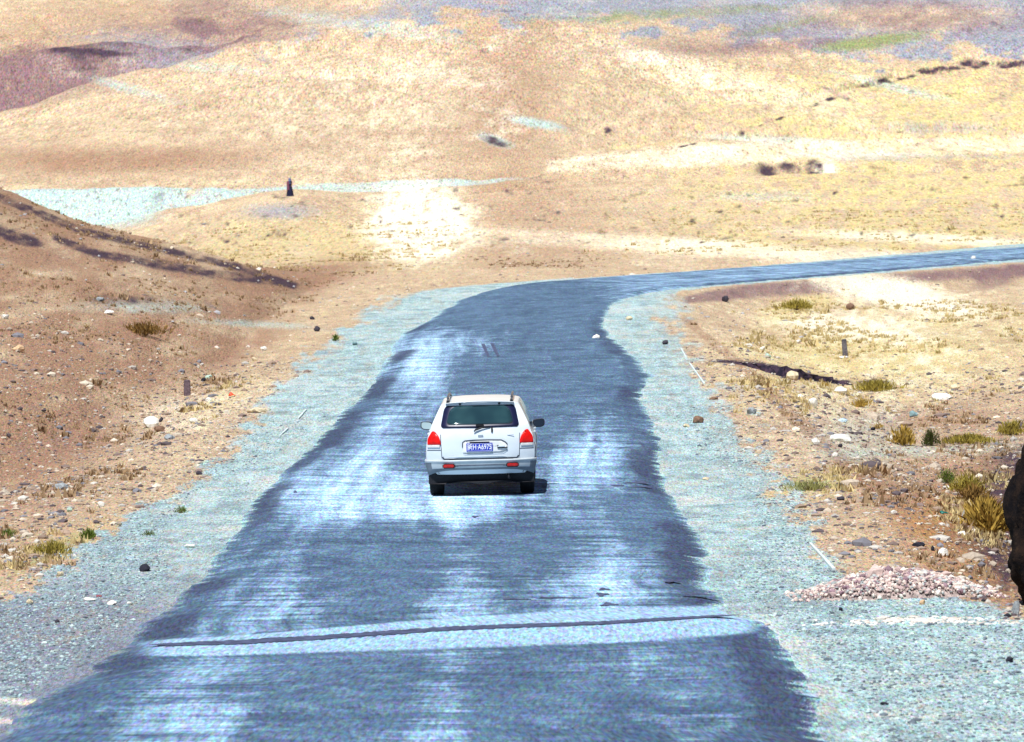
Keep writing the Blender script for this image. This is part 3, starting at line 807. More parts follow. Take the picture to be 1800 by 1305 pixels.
ROCKS = [
    # left of the road
    (265, 752, 30, 20, 'white', 'big white boulder in the left ditch below the squat kilometre post'),
    (283, 742, 8, 9, 'dark', 'small dark stone touching the right side of the white ditch boulder'),
    (281, 759, 20, 10, 'brown', 'low brown stone just under the big white ditch boulder'),
    (297, 773, 20, 10, 'grey', 'flat grey stone in the ditch, lowest of the boulder cluster'),
    (340, 744, 16, 9, 'white', 'small white tilted stone in the ditch, right of the big boulder'),
    (452, 726, 36, 9, 'cream', 'long flat cream slab on the edge of the left gravel shoulder'),
    (366, 666, 14, 7, 'greygreen', 'pale green-white stone up the bank right of the squat post'),
    (358, 671, 10, 7, 'black', 'little black stone beside the pale green-white stone'),
    (349, 720, 14, 7, 'cream', 'cream stone half sunk in the bank below the squat post'),
    (366, 706, 12, 7, 'white', 'small whitish stone on the bank between squat post and orange scrap'),
    (110, 861, 28, 12, 'grey', 'rounded grey rock with a pale rim on the left stony slope'),
    (32, 619, 22, 13, 'orange', 'pale orange rock alone on the brown left hill'),
    (255, 1005, 20, 13, 'black', 'black stone standing on the near left gravel shoulder'),
    (157, 1057, 24, 6, 'white', 'flat white stone beside a red chip on the near left shoulder'),
    (196, 1064, 18, 8, 'white', 'white lumpy stone, middle one of three on the near left shoulder'),
    (228, 1064, 11, 6, 'white', 'smallest white stone, nearest the asphalt, on the near left shoulder'),
    (334, 963, 20, 6, 'white', 'thin white stone near the left edge of the asphalt'),
    (177, 891, 13, 9, 'white', 'white stone at the top of the left gravel slope'),
    (122, 900, 10, 8, 'greygreen', 'small pale greenish stone on the left stony slope'),
    (350, 835, 11, 7, 'dark', 'dark pebble on the gravel where the left slope begins'),
    (558, 583, 12, 10, 'dark', 'dark stone on the far left shoulder before the bend'),
    (623, 607, 9, 7, 'teal', 'lone dark teal stone on the gravel near the bend'),
    (548, 562, 9, 6, 'dark', 'dark stone in the grass behind the far left shoulder'),
    (463, 617, 12, 8, 'white', 'white stone on the bank left of the long gravel track'),
    (447, 635, 10, 7, 'cream', 'cream stone on the bank below the other white stone, mid left'),
    (100, 1096, 10, 7, 'dark', 'dark stone low on the left gravel near the frame edge'),
    (176, 530, 16, 8, 'grey', 'grey stone among the dark debris on the left hill'),
    (190, 553, 18, 8, 'white', 'chalky white stone in front of the dark debris on the left hill'),
    (8, 561, 14, 8, 'white', 'white stone at the far left edge of the brown hill'),
    (106, 1013, 12, 8, 'cream', 'cream stone on the tan slope above the left shoulder'),
    (52, 1062, 14, 9, 'cream', 'cream stone lying lowest on the left tan slope'),
    # right of the road
    (1048, 599, 15, 11, 'white', 'white rock lying on the asphalt at the right lane edge'),
    (1106, 563, 13, 7, 'cream', 'small cream stone on the pale gravel inside the bend'),
    (1170, 606, 11, 8, 'dark', 'dark stone alone on the pale right shoulder near the bend'),
    (1393, 668, 22, 16, 'cream', 'pale block sitting in the black berm'),
    (1457, 671, 18, 8, 'black', 'black lump at the lower end of the berm'),
    (1480, 693, 24, 13, 'white', 'white block on the bank below the black berm'),
    (1430, 717, 17, 18, 'white', 'upright white stone leaning in the right ditch'),
    (1655, 704, 38, 12, 'white', 'broad flat white slab out in the right field'),
    (1680, 684, 17, 9, 'cream', 'cream stone behind the broad flat slab in the right field'),
    (1605, 733, 15, 11, 'teal', 'grey-teal rock in the right field above the dark bush'),
    (1480, 777, 40, 14, 'white', 'long white tilted slab in the right ditch'),
    (1434, 783, 16, 14, 'white', 'white stone just left of the long tilted slab'),
    (1483, 743, 17, 7, 'blue', 'pale blue flat stone above the long tilted slab'),
    (1535, 757, 9, 6, 'black', 'small black stone right of the pale blue stone'),
    (1477, 787, 8, 7, 'dark', 'dark stone at the foot of the long tilted slab'),
    (1228, 744, 20, 13, 'brown', 'brown stone with a pale companion on the right gravel shoulder'),
    (1207, 751, 12, 6, 'cream', 'small cream stone left of the brown one on the shoulder'),
    (1322, 728, 18, 12, 'grey', 'light grey stone where the right shoulder meets the tan slope'),
    (1241, 844, 13, 5, 'cream', 'flat yellowish stone on the right gravel near the lane edge'),
    (1659, 977, 20, 14, 'white', 'bright white angular stone above the gravel heap'),
    (1616, 962, 24, 9, 'black', 'long blackish stone left of the bright angular one'),
    (1640, 969, 7, 10, 'black', 'narrow black stone between blackish and bright white ones'),
    (1692, 942, 14, 8, 'white', 'white stone in front of the tall straw tuft'),
    (1699, 915, 17, 17, 'grey', 'grey boulder at the left foot of the tall straw tuft'),
    (1572, 905, 12, 8, 'white', 'white stone on the brown slope left of the green scrap'),
    (1478, 856, 14, 6, 'dark', 'dark flat stone beside the greenish weeds on the slope'),
    (1478, 880, 14, 7, 'dark', 'dark stone at the edge of the right shoulder gravel'),
    (1275, 531, 13, 11, 'dark', 'dark rock on the bank inside the road bend'),
    (1495, 545, 15, 12, 'brown', 'brown block at the end of the pale sand ridge'),  # a dark hole's shade given shape as a block
    (1712, 458, 10, 8, 'white', 'white kerb stone on the near edge of the far road arm'),
    (1316, 612, 14, 8, 'white', 'white stone, left of the pair left of the thin post'),
    (1341, 616, 10, 7, 'white', 'white stone in the grass above the black berm'),
    (1350, 629, 12, 8, 'greygreen', 'greenish pale stone just above the berm start'),
    (1404, 604, 9, 7, 'white', 'small white stone between berm and thin post'),
    (1407, 700, 12, 7, 'white', 'small white stone left of the block below the berm'),
    (1484, 630, 18, 4, 'white', 'flat white stone at the foot of the thin post'),
    (1787, 1082, 14, 26, 'grey', 'upright grey stone at the right edge below the big dark boulder'),
    (1255, 703, 16, 5, 'brown', 'flat reddish stone at the edge of the right shoulder'),
    (1772, 1085, 14, 7, 'black', 'black flat stone left of the upright grey stone'),
    (1730, 1058, 12, 5, 'dark', 'dark flat stone at the right end of the gravel heap'),
    (1622, 1063, 11, 9, 'orange', 'orange-tan stone in front of the gravel heap'),
    (1478, 1075, 8, 7, 'black', 'black pebble on the gravel left of the white spill'),
    (1775, 1165, 14, 10, 'black', 'black stone on the gravel at the lower right'),
    (1555, 1240, 16, 6, 'dark', 'dark stone on the lower right gravel nearest the frame bottom'),
]
for r_ in ROCKS:
    rock(*r_)

def dark_stand_in(u, v, wpx, hpx, label):  # boulder shape added in place of a blurred dark object near the lens
    p = hit(u, v); bm = bmesh.new(); bmesh.ops.create_icosphere(bm, subdivisions=5, radius=0.5)
    w = wpx * p.y / F_PX; h = hpx * p.y / F_PX
    for q in bm.verts:
        c = q.co.copy()
        k = 1 + 0.30 * mnoise.noise(c * 2.2 + Vector((3, 1, 7))) + 0.16 * mnoise.noise(c * 5.5) + 0.09 * mnoise.noise(c * 13) + 0.05 * mnoise.noise(c * 30)
        c *= k
        q.co = Vector((c.x * w, c.y * w, (c.z + 0.42) * h * 1.06))
    g = NT('stand_in_crust', 0.95, 0.08)
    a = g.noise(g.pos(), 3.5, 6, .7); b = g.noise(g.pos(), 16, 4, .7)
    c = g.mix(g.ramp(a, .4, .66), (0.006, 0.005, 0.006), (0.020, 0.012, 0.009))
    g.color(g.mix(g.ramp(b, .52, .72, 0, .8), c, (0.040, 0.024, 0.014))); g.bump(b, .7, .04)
    o = bm_obj('boulder', bm, g.m, None, True); o.location = (p.x, p.y + w * .3, p.z - .05)
    return tag(o, label, 'boulder')


dark_stand_in(1893, 1072, 215, 300, 'boulder-shaped stand-in for an out-of-focus dark blur, cut off by the right edge of the frame')

# ------------------------------------------------------------------ loose stones (nobody could count them)
ICO = None


def scatter_stones(name, label, count, sampler, size, tint, parent=None, flat=0.6, sig=0.42):
    bm = bmesh.new(); bmesh.ops.create_icosphere(bm, subdivisions=1, radius=0.5)
    tv_ = np.array([v.co for v in bm.verts]); tf = np.array([[v.index for v in f.verts] for f in bm.faces]); bm.free()
    if len(tf) > 20:
        bm = bmesh.new(); bmesh.ops.create_icosphere(bm, subdivisions=1, radius=0.5); bm.free()
    pts = sampler(count)
    n = len(pts); nv = len(tv_)
    jit = 1 + RNG.uniform(-0.28, 0.22, (n, nv, 1))
    v = tv_[None] * jit
    s = size * np.exp(RNG.normal(0, sig, n)); sc = np.stack([s * RNG.uniform(.8, 1.35, n), s * RNG.uniform(.8, 1.3, n), s * flat * RNG.uniform(.7, 1.4, n)], -1)
    v = v * sc[:, None, :]
    a = RNG.uniform(0, 6.28, n); ca, sa = np.cos(a)[:, None], np.sin(a)[:, None]
    x = v[..., 0] * ca - v[..., 1] * sa; y = v[..., 0] * sa + v[..., 1] * ca
    v = np.stack([x, y, v[..., 2]], -1) + pts[:, None, :]
    f = (tf[None] + (np.arange(n) * nv)[:, None, None]).reshape(-1, 3)
    tcol = np.array([tint[i] for i in RNG.integers(0, len(tint), n)]) * RNG.uniform(0.7, 1.15, (n, 1))
    tc = np.concatenate([np.repeat(tcol, nv, 0), np.ones((n * nv, 1))], 1)
    o = fast_mesh(name, v.reshape(-1, 3), f, STONE_TINT, {'tint': tc}, False)
    if parent: o.parent = parent
    return tag(o, label, None, None, 'stuff')


g_ = NT('loose_stone', 0.9, 0.15)
g_.color(g_.mix(g_.ramp(g_.noise(g_.pos(), 25, 3), 0.3, 0.7, 0.0, 0.35), g_.attr('tint'), (0.12, 0.10, 0.10)))
STONE_TINT = g_.m

flatZ, flatX, flatY, flatU, flatV, flatG, flatD = (a.ravel() for a in (ZZ, XX, YY, UU, VV, gravel, DD))


def sampler_px(cond, weight=None):
    """sample sheet vertices so that the density is even over the ground the condition picks"""
    ids = np.nonzero(cond)[0]
    w = flatY[ids] ** 1.4 if weight is None else weight[ids]
    w = w / w.sum()

    def f(n):
        k = RNG.choice(ids, n, p=w)
        p = np.stack([flatX[k] + RNG.uniform(-.08, .08, n), flatY[k] + RNG.uniform(-.25, .25, n), flatZ[k] + 0.0], -1)
        return p
    return f


inpic = (flatU > -250) & (flatU < 2050) & (flatV > 300) & (flatV < 1500)
scatter_stones('shoulder_gravel', 'grey-blue gravel stones along both shoulders', 24000, sampler_px(inpic & (flatG > 0.45) & (flatD > 0.25) & (flatY < 100)), 0.027,
               [(.30, .44, .47), (.36, .53, .55), (.12, .16, .2), (.50, .62, .60), (.24, .30, .34), (.36, .50, .52)])
scatter_stones('slope_stones', 'loose stones scattered over the tan slopes beside the road', 20000, sampler_px(inpic & (flatG < 0.6) & (flatD > 0.5) & (flatY < 125)), 0.042,
               [(.5, .42, .33), (.33, .24, .18), (.22, .16, .14), (.66, .58, .46), (.2, .2, .23), (.55, .52, .47), (.10, .08, .09)], None, 0.6, 0.6)
scatter_stones('field_stones', 'loose stones scattered over the plain and the left hill', 3200, sampler_px(inpic & (flatG < 0.5) & (flatD > 1.0) & (flatY > 125) & (flatY < 330)), 0.085,
               [(.6, .5, .38), (.33, .25, .18), (.24, .18, .16), (.72, .66, .56), (.38, .38, .4)])

# ------------------------------------------------------------------ dry grass
def scatter_grass(name, label, count, sampler, height, mat, blades=5, width=0.012):
    pts = sampler(count); n = len(pts)
    h = height * np.exp(RNG.normal(0, 0.35, n))
    ang = RNG.uniform(0, 6.28, (n, blades)); lean = RNG.uniform(0.15, 0.75, (n, blades)); bl = h[:, None] * RNG.uniform(.6, 1.1, (n, blades))
    ox = RNG.normal(0, 0.35, (n, blades)) * h[:, None]; oy = RNG.normal(0, 0.35, (n, blades)) * h[:, None]
    bx = pts[:, None, 0] + ox; by = pts[:, None, 1] + oy; bz = pts[:, None, 2] - 0.02 + 0 * ox
    tx = bx + np.cos(ang) * lean * bl; ty = by + np.sin(ang) * lean * bl; tz = bz + bl
    w = width * (1 + RNG.uniform(-.3, .5, (n, blades))) * (h[:, None] / height)
    yaw = RNG.normal(0, 0.6, (n, blades))
    px, py = np.cos(yaw) * w, np.sin(yaw) * w
    v = np.stack([np.stack([bx - px, by - py, bz], -1), np.stack([bx + px, by + py, bz], -1), np.stack([tx, ty, tz], -1)], 2).reshape(-1, 3)
    f = np.arange(len(v)).reshape(-1, 3)
    tc = np.repeat(np.concatenate([RNG.uniform(0.6, 1.2, (n * blades, 1)) * np.ones((1, 3)), np.ones((n * blades, 1))], 1), 3, 0)
    o = fast_mesh(name, v, f, mat, {'tint': tc}, False)
    return tag(o, label, None, None, 'stuff')


def grass_mat(name, c):
    g = NT(name, 0.8, 0.15)
    g.color(g.mix(1.0, (*c, 1), g.attr('tint'), 'MULTIPLY'))
    return g.m


STRAW = grass_mat('straw', (0.52, 0.41, 0.20)); OLIVE = grass_mat('olive_grass', (0.27, 0.23, 0.06)); SAGE = grass_mat('green_grass', (0.12, 0.16, 0.03)); UMBER = grass_mat('umber_grass', (0.34, 0.23, 0.13))
fy, fb, fd_ = yellow.ravel(), brown.ravel(), flatD
cl = (fbm(flatX * 0.5, flatY * 0.2, 3) > 0.05)
scatter_grass('dry_grass', 'short straw coloured grass over the plain and field', 5200, sampler_px(inpic & (flatG < 0.3) & (flatD > 1.5) & (flatY < 300) & cl & (fy > 0.25)), 0.085, STRAW, 9, 0.016)
scatter_grass('brown_grass', 'brownish dry grass over the left hill', 4200, sampler_px(inpic & (flatG < 0.3) & (flatD > 1.5) & (flatY < 230) & cl & (fb > 0.3)), 0.07, UMBER, 9, 0.016)

# ------------------------------------------------------------------ bushes and tufts
def bush(u, v, wpx, hpx, mat, mat2, label, name='shrub', cat='shrub', n=420, blade=0.14, spread=0.8, group=None, dome=True, wide=0.085):
    """a plant whose foot is seen at (u, v): twigs from a root crown plus leaf blades filling an uneven dome"""
    p = hit(u, v); w = wpx * p.y / F_PX; h = hpx * p.y / F_PX
    root = empty(name, p); rs = random.Random(int(u + v)); n = int(n * 1.6)
    V, Fc, V2, F2 = [], [], [], []
    for k in range(n):
        a = rs.uniform(0, 6.283); el_ = math.asin(rs.uniform(0.05, 1)); rr = rs.uniform(0.25, 1.0) ** 0.6
        lump = 1 + 0.35 * math.sin(3 * a + u) + 0.2 * math.sin(7 * a)
        c = Vector((math.cos(a) * math.cos(el_) * rr * w / 2 * lump, math.sin(a) * math.cos(el_) * rr * w / 2.2 * lump, math.sin(el_) * rr * h * 0.9))
        if not dome: c.z *= 0.55
        d = Vector((c.x / w * spread + rs.gauss(0, .3), c.y / w * spread + rs.gauss(0, .3), 0.9 + rs.gauss(0, .25))).normalized()
        L = blade * h * rs.uniform(0.6, 1.5); q = d.cross(Vector((rs.gauss(0, 1), rs.gauss(0, 1), rs.gauss(0, .4)))).normalized() * L * wide
        b = len(V); tip = c + d * L
        V += [c - q, c + q, tip, c + d * L * 0.45 + q * 1.5]; Fc += [(b, b + 1, b + 3, b + 2)]
    for k in range(26):
        a = rs.uniform(0, 6.283); t = Vector((math.cos(a) * w * .36 * rs.random(), math.sin(a) * w * .36 * rs.random(), h * rs.uniform(.4, .85)))
        b = len(V2); q = Vector((0.012 * w + 0.004, 0, 0)); q2 = Vector((0, 0.012 * w + 0.004, 0)); z0 = Vector((t.x * .12, t.y * .12, -0.03))
        V2 += [z0 - q, z0 + q, z0 + q2, t]; F2 += [(b, b + 1, b + 3), (b + 1, b + 2, b + 3), (b + 2, b, b + 3)]
    mesh_obj('foliage', V, Fc, mat, root)
    mesh_obj('stem', V2, F2, mat2, root)
    return tag(root, label, cat, group)


def leafm(name, c, var=0.35):
    g = NT(name, 0.75, 0.2); n = g.noise(g.pos(), 9, 3, 0.6)
    g.color(g.mix(g.ramp(n, 0.3, 0.7), tuple(x * (1 - var) for x in c), tuple(x * (1 + var) for x in c))); return g.m


LF_DARK = leafm('dark_leaf', (0.055, 0.065, 0.012)); LF_OLIVE = leafm('olive_leaf', (0.30, 0.24, 0.045)); LF_GREEN = leafm('green_leaf', (0.11, 0.16, 0.022)); LF_STRAW = leafm('straw_leaf', (0.38, 0.25, 0.05)); TWIG = leafm('twig', (0.12, 0.085, 0.05))
LF_BLACK = leafm('shadowy_leaf', (0.014, 0.010, 0.010)); LF_RUST = leafm('rust_leaf', (0.20, 0.115, 0.03))
bush(1636, 784, 30, 32, LF_DARK, TWIG, 'round dark green bush standing alone in the right field', n=700)
bush(1588, 784, 44, 34, LF_STRAW, TWIG, 'wispy straw tuft just left of the dark green bush', 'grass_tuft', 'tuft', 260, 0.3)
bush(1540, 688, 76, 20, LF_OLIVE, TWIG, 'low wide olive tuft right of the black berm', 'grass_tuft', 'tuft', 700, 0.32)
bush(1665, 850, 34, 28, LF_GREEN, TWIG, 'bright green bush at the head of the straw bank', n=500)
bush(1700, 866, 60, 30, LF_OLIVE, TWIG, 'olive tuft right behind the bright green bush', 'grass_tuft', 'tuft', 500, 0.3)
bush(1712, 892, 60, 40, LF_RUST, TWIG, 'rusty brown scrub above the tall straw tuft', 'shrub', 'shrub', 500, 0.25)
bush(1735, 938, 80, 52, LF_STRAW, TWIG, 'tall straw tuft with fine stalks beside the grey boulder', 'grass_tuft', 'tuft', 800, 0.42)
bush(1515, 716, 40, 14, LF_STRAW, TWIG, 'low straw tuft between white slab and long tilted slab', 'grass_tuft', 'tuft', 300, 0.35)
bush(1450, 680, 20, 8, LF_STRAW, TWIG, 'tiny straw tuft on the berm rim', 'grass_tuft', 'tuft', 140, 0.4)
bush(1700, 780, 90, 26, LF_OLIVE, TWIG, 'olive grass clump right of the dark green bush', 'grass_tuft', 'tuft', 600, 0.3, dome=False)
bush(1780, 765, 60, 26, LF_OLIVE, TWIG, 'olive grass clump at the right edge above the dark stand-in mass', 'grass_tuft', 'tuft', 400, 0.3)
bush(1400, 545, 60, 18, LF_OLIVE, TWIG, 'yellow-green grass patch inside the road bend', 'grass_tuft', 'tuft', 420, 0.35)
bush(156, 948, 24, 20, LF_GREEN, TWIG, 'small green weed on the left slope beside the shoulder', 'weed', 'weed', 260, 0.3)
bush(92, 975, 60, 24, LF_OLIVE, TWIG, 'wide olive weed left of the small green one', 'weed', 'weed', 420, 0.3)
bush(14, 945, 26, 16, LF_GREEN, TWIG, 'dark green weed at the left edge of the slope', 'weed', 'weed', 200, 0.3)
bush(318, 902, 24, 12, LF_GREEN, TWIG, 'sparse green weed in the left gravel', 'weed', 'weed', 120, 0.35)
bush(262, 942, 26, 9, LF_GREEN, TWIG, 'flat weed in the left gravel by the drop', 'weed', 'weed', 120, 0.35)
bush(590, 600, 12, 12, LF_GREEN, TWIG, 'tiny green plant behind the far left gravel edge', 'weed', 'weed', 120, 0.35)
bush(252, 590, 80, 24, LF_RUST, TWIG, 'rusty scrub clump on the left hill', 'shrub', 'shrub', 500, 0.3)
bush(1420, 862, 80, 16, leafm('sage_leaf', (0.27, 0.27, 0.10)), TWIG, 'pale green weeds at the edge of the right shoulder', 'weed', 'weed', 420, 0.4)
bush(1545, 755, 22, 10, LF_STRAW, TWIG, 'small straw tuft above the long tilted slab', 'grass_tuft', 'tuft', 120, 0.4)

# ------------------------------------------------------------------ black berm in the right ditch
def berm(pts, label):
    V = []; Fc = []; n = 40; m = 9
    p = np.array(pts, float); us = np.linspace(p[0, 0], p[-1, 0], n)
    for i, u in enumerate(us):
        b = hit(u, np.interp(u, p[:, 0], p[:, 1])); h = np.interp(u, p[:, 0], p[:, 2]) * b.y / F_PX
        for k in range(m):
            t = k / (m - 1)
            q = h * math.sin(math.pi * min(1, t * 1.15)) ** 0.8 * (1 + 0.5 * float(vnoise(np.array([i * 0.55]), np.array([k * 0.8]))[0])) if t < .87 else -0.1
            V.append((b.x + 0.05 * math.sin(i * 1.7 + k), b.y + t * 1.3 - 0.1, b.z - 0.04 + q))
        if i:
            for k in range(m - 1): a = i * m + k; Fc.append((a - m, a - m + 1, a + 1, a))
    g = NT('black_soil', 0.95, 0.1)
    a = g.noise(g.pos((1, .4, 1)), 6, 5, .7)
    g.color(g.mix(g.ramp(a, .38, .72), (0.012, 0.011, 0.022), (0.085, 0.05, 0.075))); g.bump(a, .6, .08)
    o = mesh_obj('soil_berm', V, Fc, g.m, None, False)
    return tag(o, label, 'soil berm')


berm([(1262, 636, 2), (1300, 641, 5), (1340, 652, 12), (1375, 663, 19), (1405, 668, 20), (1435, 671, 12), (1470, 675, 9), (1500, 678, 3)], 'low black soil berm in the right ditch with a pale block on it')

# ------------------------------------------------------------------ gravel heap
hp = hit(1560, 1052)
heap = empty('gravel_heap', hp)
tag(heap, 'long low heap of pale pinkish gravel dumped on the right shoulder', 'gravel heap')


def heap_h(x, y):     # local metres: long in x
    prof = np.interp(x, [-1.05, -0.75, -0.4, 0.0, 0.35, 0.75, 1.1, 1.35], [0, .09, .21, .30, .29, .21, .09, 0])
    yy = (y - 0.55) / 0.75
    return prof * np.clip(1 - yy * yy, 0, 1) ** 0.8 * (1 + 0.25 * fbm(x * 3, y * 3, 3))


hx = np.linspace(-1.1, 1.4, 60); hy = np.linspace(-0.3, 1.4, 30)
HX, HY = np.meshgrid(hx, hy); HZ = heap_h(HX, HY)
gz = np.array([[ground_at(hp.x + x, hp.y + y) for x in hx[::6]] for y in hy[::3]])
from_x = np.interp
GZ = np.stack([np.interp(hx, hx[::6], r_) for r_ in gz]); GZ = np.stack([np.interp(hy, hy[::3], GZ[:, j]) for j in range(GZ.shape[1])], 1)
HZW = HZ + GZ - hp.z - 0.03
hid = np.arange(HX.size).reshape(HX.shape)
mound = fast_mesh('mound', np.stack([HX, HY, HZW], -1).reshape(-1, 3), np.stack([hid[:-1, :-1], hid[:-1, 1:], hid[1:, 1:], hid[1:, :-1]], -1).reshape(-1, 4), simple('heap_earth', (0.36, 0.29, 0.27), 0.95, 0.1, 0, 0.3, 14), None, True)
mound.parent = heap


def heap_pts(n):
    x = RNG.uniform(-1.15, 1.4, n); y = RNG.uniform(-0.25, 1.3, n)
    h = heap_h(x, y); keep = RNG.random(n) < np.clip(h * 8, 0.10, 1)
    x, y, h = x[keep], y[keep], h[keep]
    gzz = np.array([np.interp(xx, hx, GZ[int(np.clip((yy + .3) / 1.7 * 29, 0, 29))]) for xx, yy in zip(x, y)])
    return np.stack([x, y, h + gzz - hp.z + 0.002], -1)


hs = scatter_stones('heap_stones', 'pale pinkish stones of the gravel heap', 9000, heap_pts, 0.026, [(.78, .64, .56), (.55, .40, .38), (.84, .76, .68), (.30, .19, .23), (.68, .52, .47), (.45, .50, .50)], heap, 0.8, 0.5)
# white spill of chippings in front of it
sp_ = hit(1620, 1092)


def spill_pts(n):
    x = RNG.normal(0, 0.55, n); y = RNG.normal(0, 0.22, n)
    return np.array([(sp_.x + a, sp_.y + b, ground_at(sp_.x + a, sp_.y + b)) for a, b in zip(x, y)])


scatter_stones('white_chippings', 'white stone chippings spilled in front of the gravel heap', 420, spill_pts, 0.05, [(.8, .75, .68), (.7, .6, .52), (.8, .8, .78)], None, 0.4)

# ------------------------------------------------------------------ line bits, posts, litter
WHITE_PAINT = simple('white_paint', (0.58, 0.68, 0.69), 0.7, 0.2, 0, 0.1, 12)
for (u0, v0, u1, v1, lab) in ((1424, 958, 1466, 1004, 'white kerb strip on the right shoulder beside the gravel heap'), (1197, 614, 1206, 630, 'short white kerb strip on the right shoulder near the bend'),
                              (1212, 640, 1238, 676, 'thin white kerb strip on the right shoulder, second from the bend'), (538, 722, 524, 738, 'short white kerb strip on the left shoulder, farther one'),
                              (506, 755, 492, 768, 'short white kerb strip on the left shoulder, nearer one')):
    a = hit(u0, v0); b = hit(u1, v1); L = (b - a).length
    w = (6.0 if u0 > 1400 else 3.0) * a.y / F_PX
    n = 8; V = []; Fc = []
    dr = (b - a).normalized(); sd_ = Vector((1, 0, 0)) * w * 0.5
    for k in range(n + 1):
        p = a.lerp(b, k / n); p.z = ground_at(p.x, p.y)
        ww = random.uniform(.7, 1.15)
        for q in (p - sd_ * ww + Vector((0, 0, -0.03)), p - sd_ * ww * .9 + Vector((0, 0, 0.035)), p + sd_ * ww * .9 + Vector((0, 0, 0.035)), p + sd_ * ww + Vector((0, 0, -0.03))): V.append(q)
        if k:
            i = 4 * k
            for m_ in range(3): Fc.append((i - 4 + m_, i - 3 + m_, i + 1 + m_, i + m_))
    Fc += [(0, 1, 2, 3), (4 * n, 4 * n + 1, 4 * n + 2, 4 * n + 3)]
    tag(mesh_obj('kerb_strip', V, Fc, WHITE_PAINT), lab, 'kerb strip', 'broken white kerb strips along the shoulders')


def post(u, v, wpx, hpx, tilt, col, label):
    p = hit(u, v); w = wpx * p.y / F_PX; h = hpx * p.y / F_PX
    root = empty('marker_post', p)
    m = simple('post_concrete', col, 0.9, 0.15, 0, 0.25, 18)
    bm = bmesh.new(); bmesh.ops.create_cube(bm, size=1)
    for q in bm.verts:
        k = 0.92 if q.co.z > 0 else 1.0
        q.co = Vector((q.co.x * w * k, q.co.y * w * 0.6 * k, (q.co.z + 0.5) * (h + 0.1) - 0.1))
    bmesh.ops.bevel(bm, geom=[e for e in bm.edges], offset=w * 0.09, segments=2, affect='EDGES')
    sh = bm_obj('shaft', bm, m, root); 
    bm = bmesh.new(); bmesh.ops.create_cube(bm, size=1)
    for q in bm.verts:
        q.co = Vector((q.co.x * w * 0.96 * (0.72 if q.co.z > 0 else 1), q.co.y * w * 0.62 * (0.7 if q.co.z > 0 else 1), q.co.z * w * 0.3 + h + w * 0.06))
    bmesh.ops.bevel(bm, geom=[e for e in bm.edges], offset=w * 0.05, segments=2, affect='EDGES')
    bm_obj('cap', bm, simple('post_cap', tuple(x * 0.75 for x in col), 0.9, 0.15, 0, 0.25, 18), root)
    root.rotation_euler = (R(2), R(tilt), R(12))
    return tag(root, label, 'marker post')


post(329, 696, 12, 26, 1, (0.17, 0.125, 0.15), 'squat dark concrete marker post on the left bank')
post(1486, 628, 9, 30, -4, (0.16, 0.15, 0.17), 'thin leaning grey marker post in the right field')


def scrap(u, v, wpx, hpx, col, label, name, cat, seed):
    p = hit(u, v); w = wpx * p.y / F_PX; h = hpx * p.y / F_PX; rs = random.Random(seed)
    n = 6; V = []; Fc = []
    for i in range(n):
        for j in range(n):
            s, t = i / (n - 1) - .5, j / (n - 1) - .5
            V.append((s * w * (1 + rs.uniform(-.2, .2)), t * w * 0.8, h * (0.55 + 0.45 * math.cos(5 * s + seed) * math.cos(4 * t)) * (1 - 1.6 * (s * s + t * t)) + rs.uniform(0, .15) * h))
    for i in range(n - 1):
        for j in range(n - 1):
            a = i * n + j; Fc.append((a, a + n, a + n + 1, a + 1))
    o = mesh_obj(name, V, Fc, simple(name + '_plastic', col, 0.45, 0.4, 0, 0.15, 10), None, True)
    md = o.modifiers.new('thickness', 'SOLIDIFY'); md.thickness = 0.006
    o.location = p
    return tag(o, label, cat)


scrap(408, 698, 12, 9, (0.75, 0.075, 0.02), 'crumpled bright orange-red scrap on the left bank', 'plastic_scrap', 'litter', 1)
scrap(1660, 905, 15, 9, (0.01, 0.16, 0.13), 'crumpled teal green scrap on the right slope', 'plastic_scrap', 'litter', 2)
scrap(174, 1050, 9, 6, (0.32, 0.03, 0.04), 'dark red chip beside the flat white stone on the left shoulder', 'plastic_scrap', 'litter', 3)

# ------------------------------------------------------------------ person far off on the mound
pp = hit(510, 346)
px_m = pp.y / F_PX
person = empty('person', pp, R(-20))
tag(person, 'person in a long dark robe and blue-grey headscarf standing on the low mound', 'person')
PH = 33 * px_m
skin = simple('skin', (0.30, 0.17, 0.11), 0.6, 0.3, 0, 0.08, 30); robe = simple('dark_robe', (0.018, 0.02, 0.055), 0.85, 0.15, 0, 0.3, 12); plum = simple('plum_shawl', (0.20, 0.07, 0.12), 0.85, 0.15, 0, 0.2, 12); scarfm = simple('blue_scarf', (0.13, 0.17, 0.30), 0.8, 0.2, 0, 0.2, 14)


def skin_figure(name, verts, edges, radii, mat, parent, root=0):
    me = bpy.data.meshes.new(name); me.from_pydata([tuple(x * PH for x in v) for v in verts], edges, []); me.update()
    o = bpy.data.objects.new(name, me); COL.objects.link(o); o.parent = parent
    md = o.modifiers.new('skin', 'SKIN'); sv = me.skin_vertices
    if not sv: me.attributes  # layer is made with the modifier
    lay = me.skin_vertices[0] if me.skin_vertices else None
    if lay is None:
        bm = bmesh.new(); bm.from_mesh(me); bm.verts.layers.skin.verify(); bm.to_mesh(me); bm.free(); lay = me.skin_vertices[0]
    for i, r_ in enumerate(radii): lay.data[i].radius = (r_ * PH, r_ * PH * 0.8)
    for i in range(len(radii)): lay.data[i].use_root = (i == root)
    o.modifiers.new('sub', 'SUBSURF').levels = 1; o.modifiers['sub'].render_levels = 2
    me.materials.append(mat)
    return o


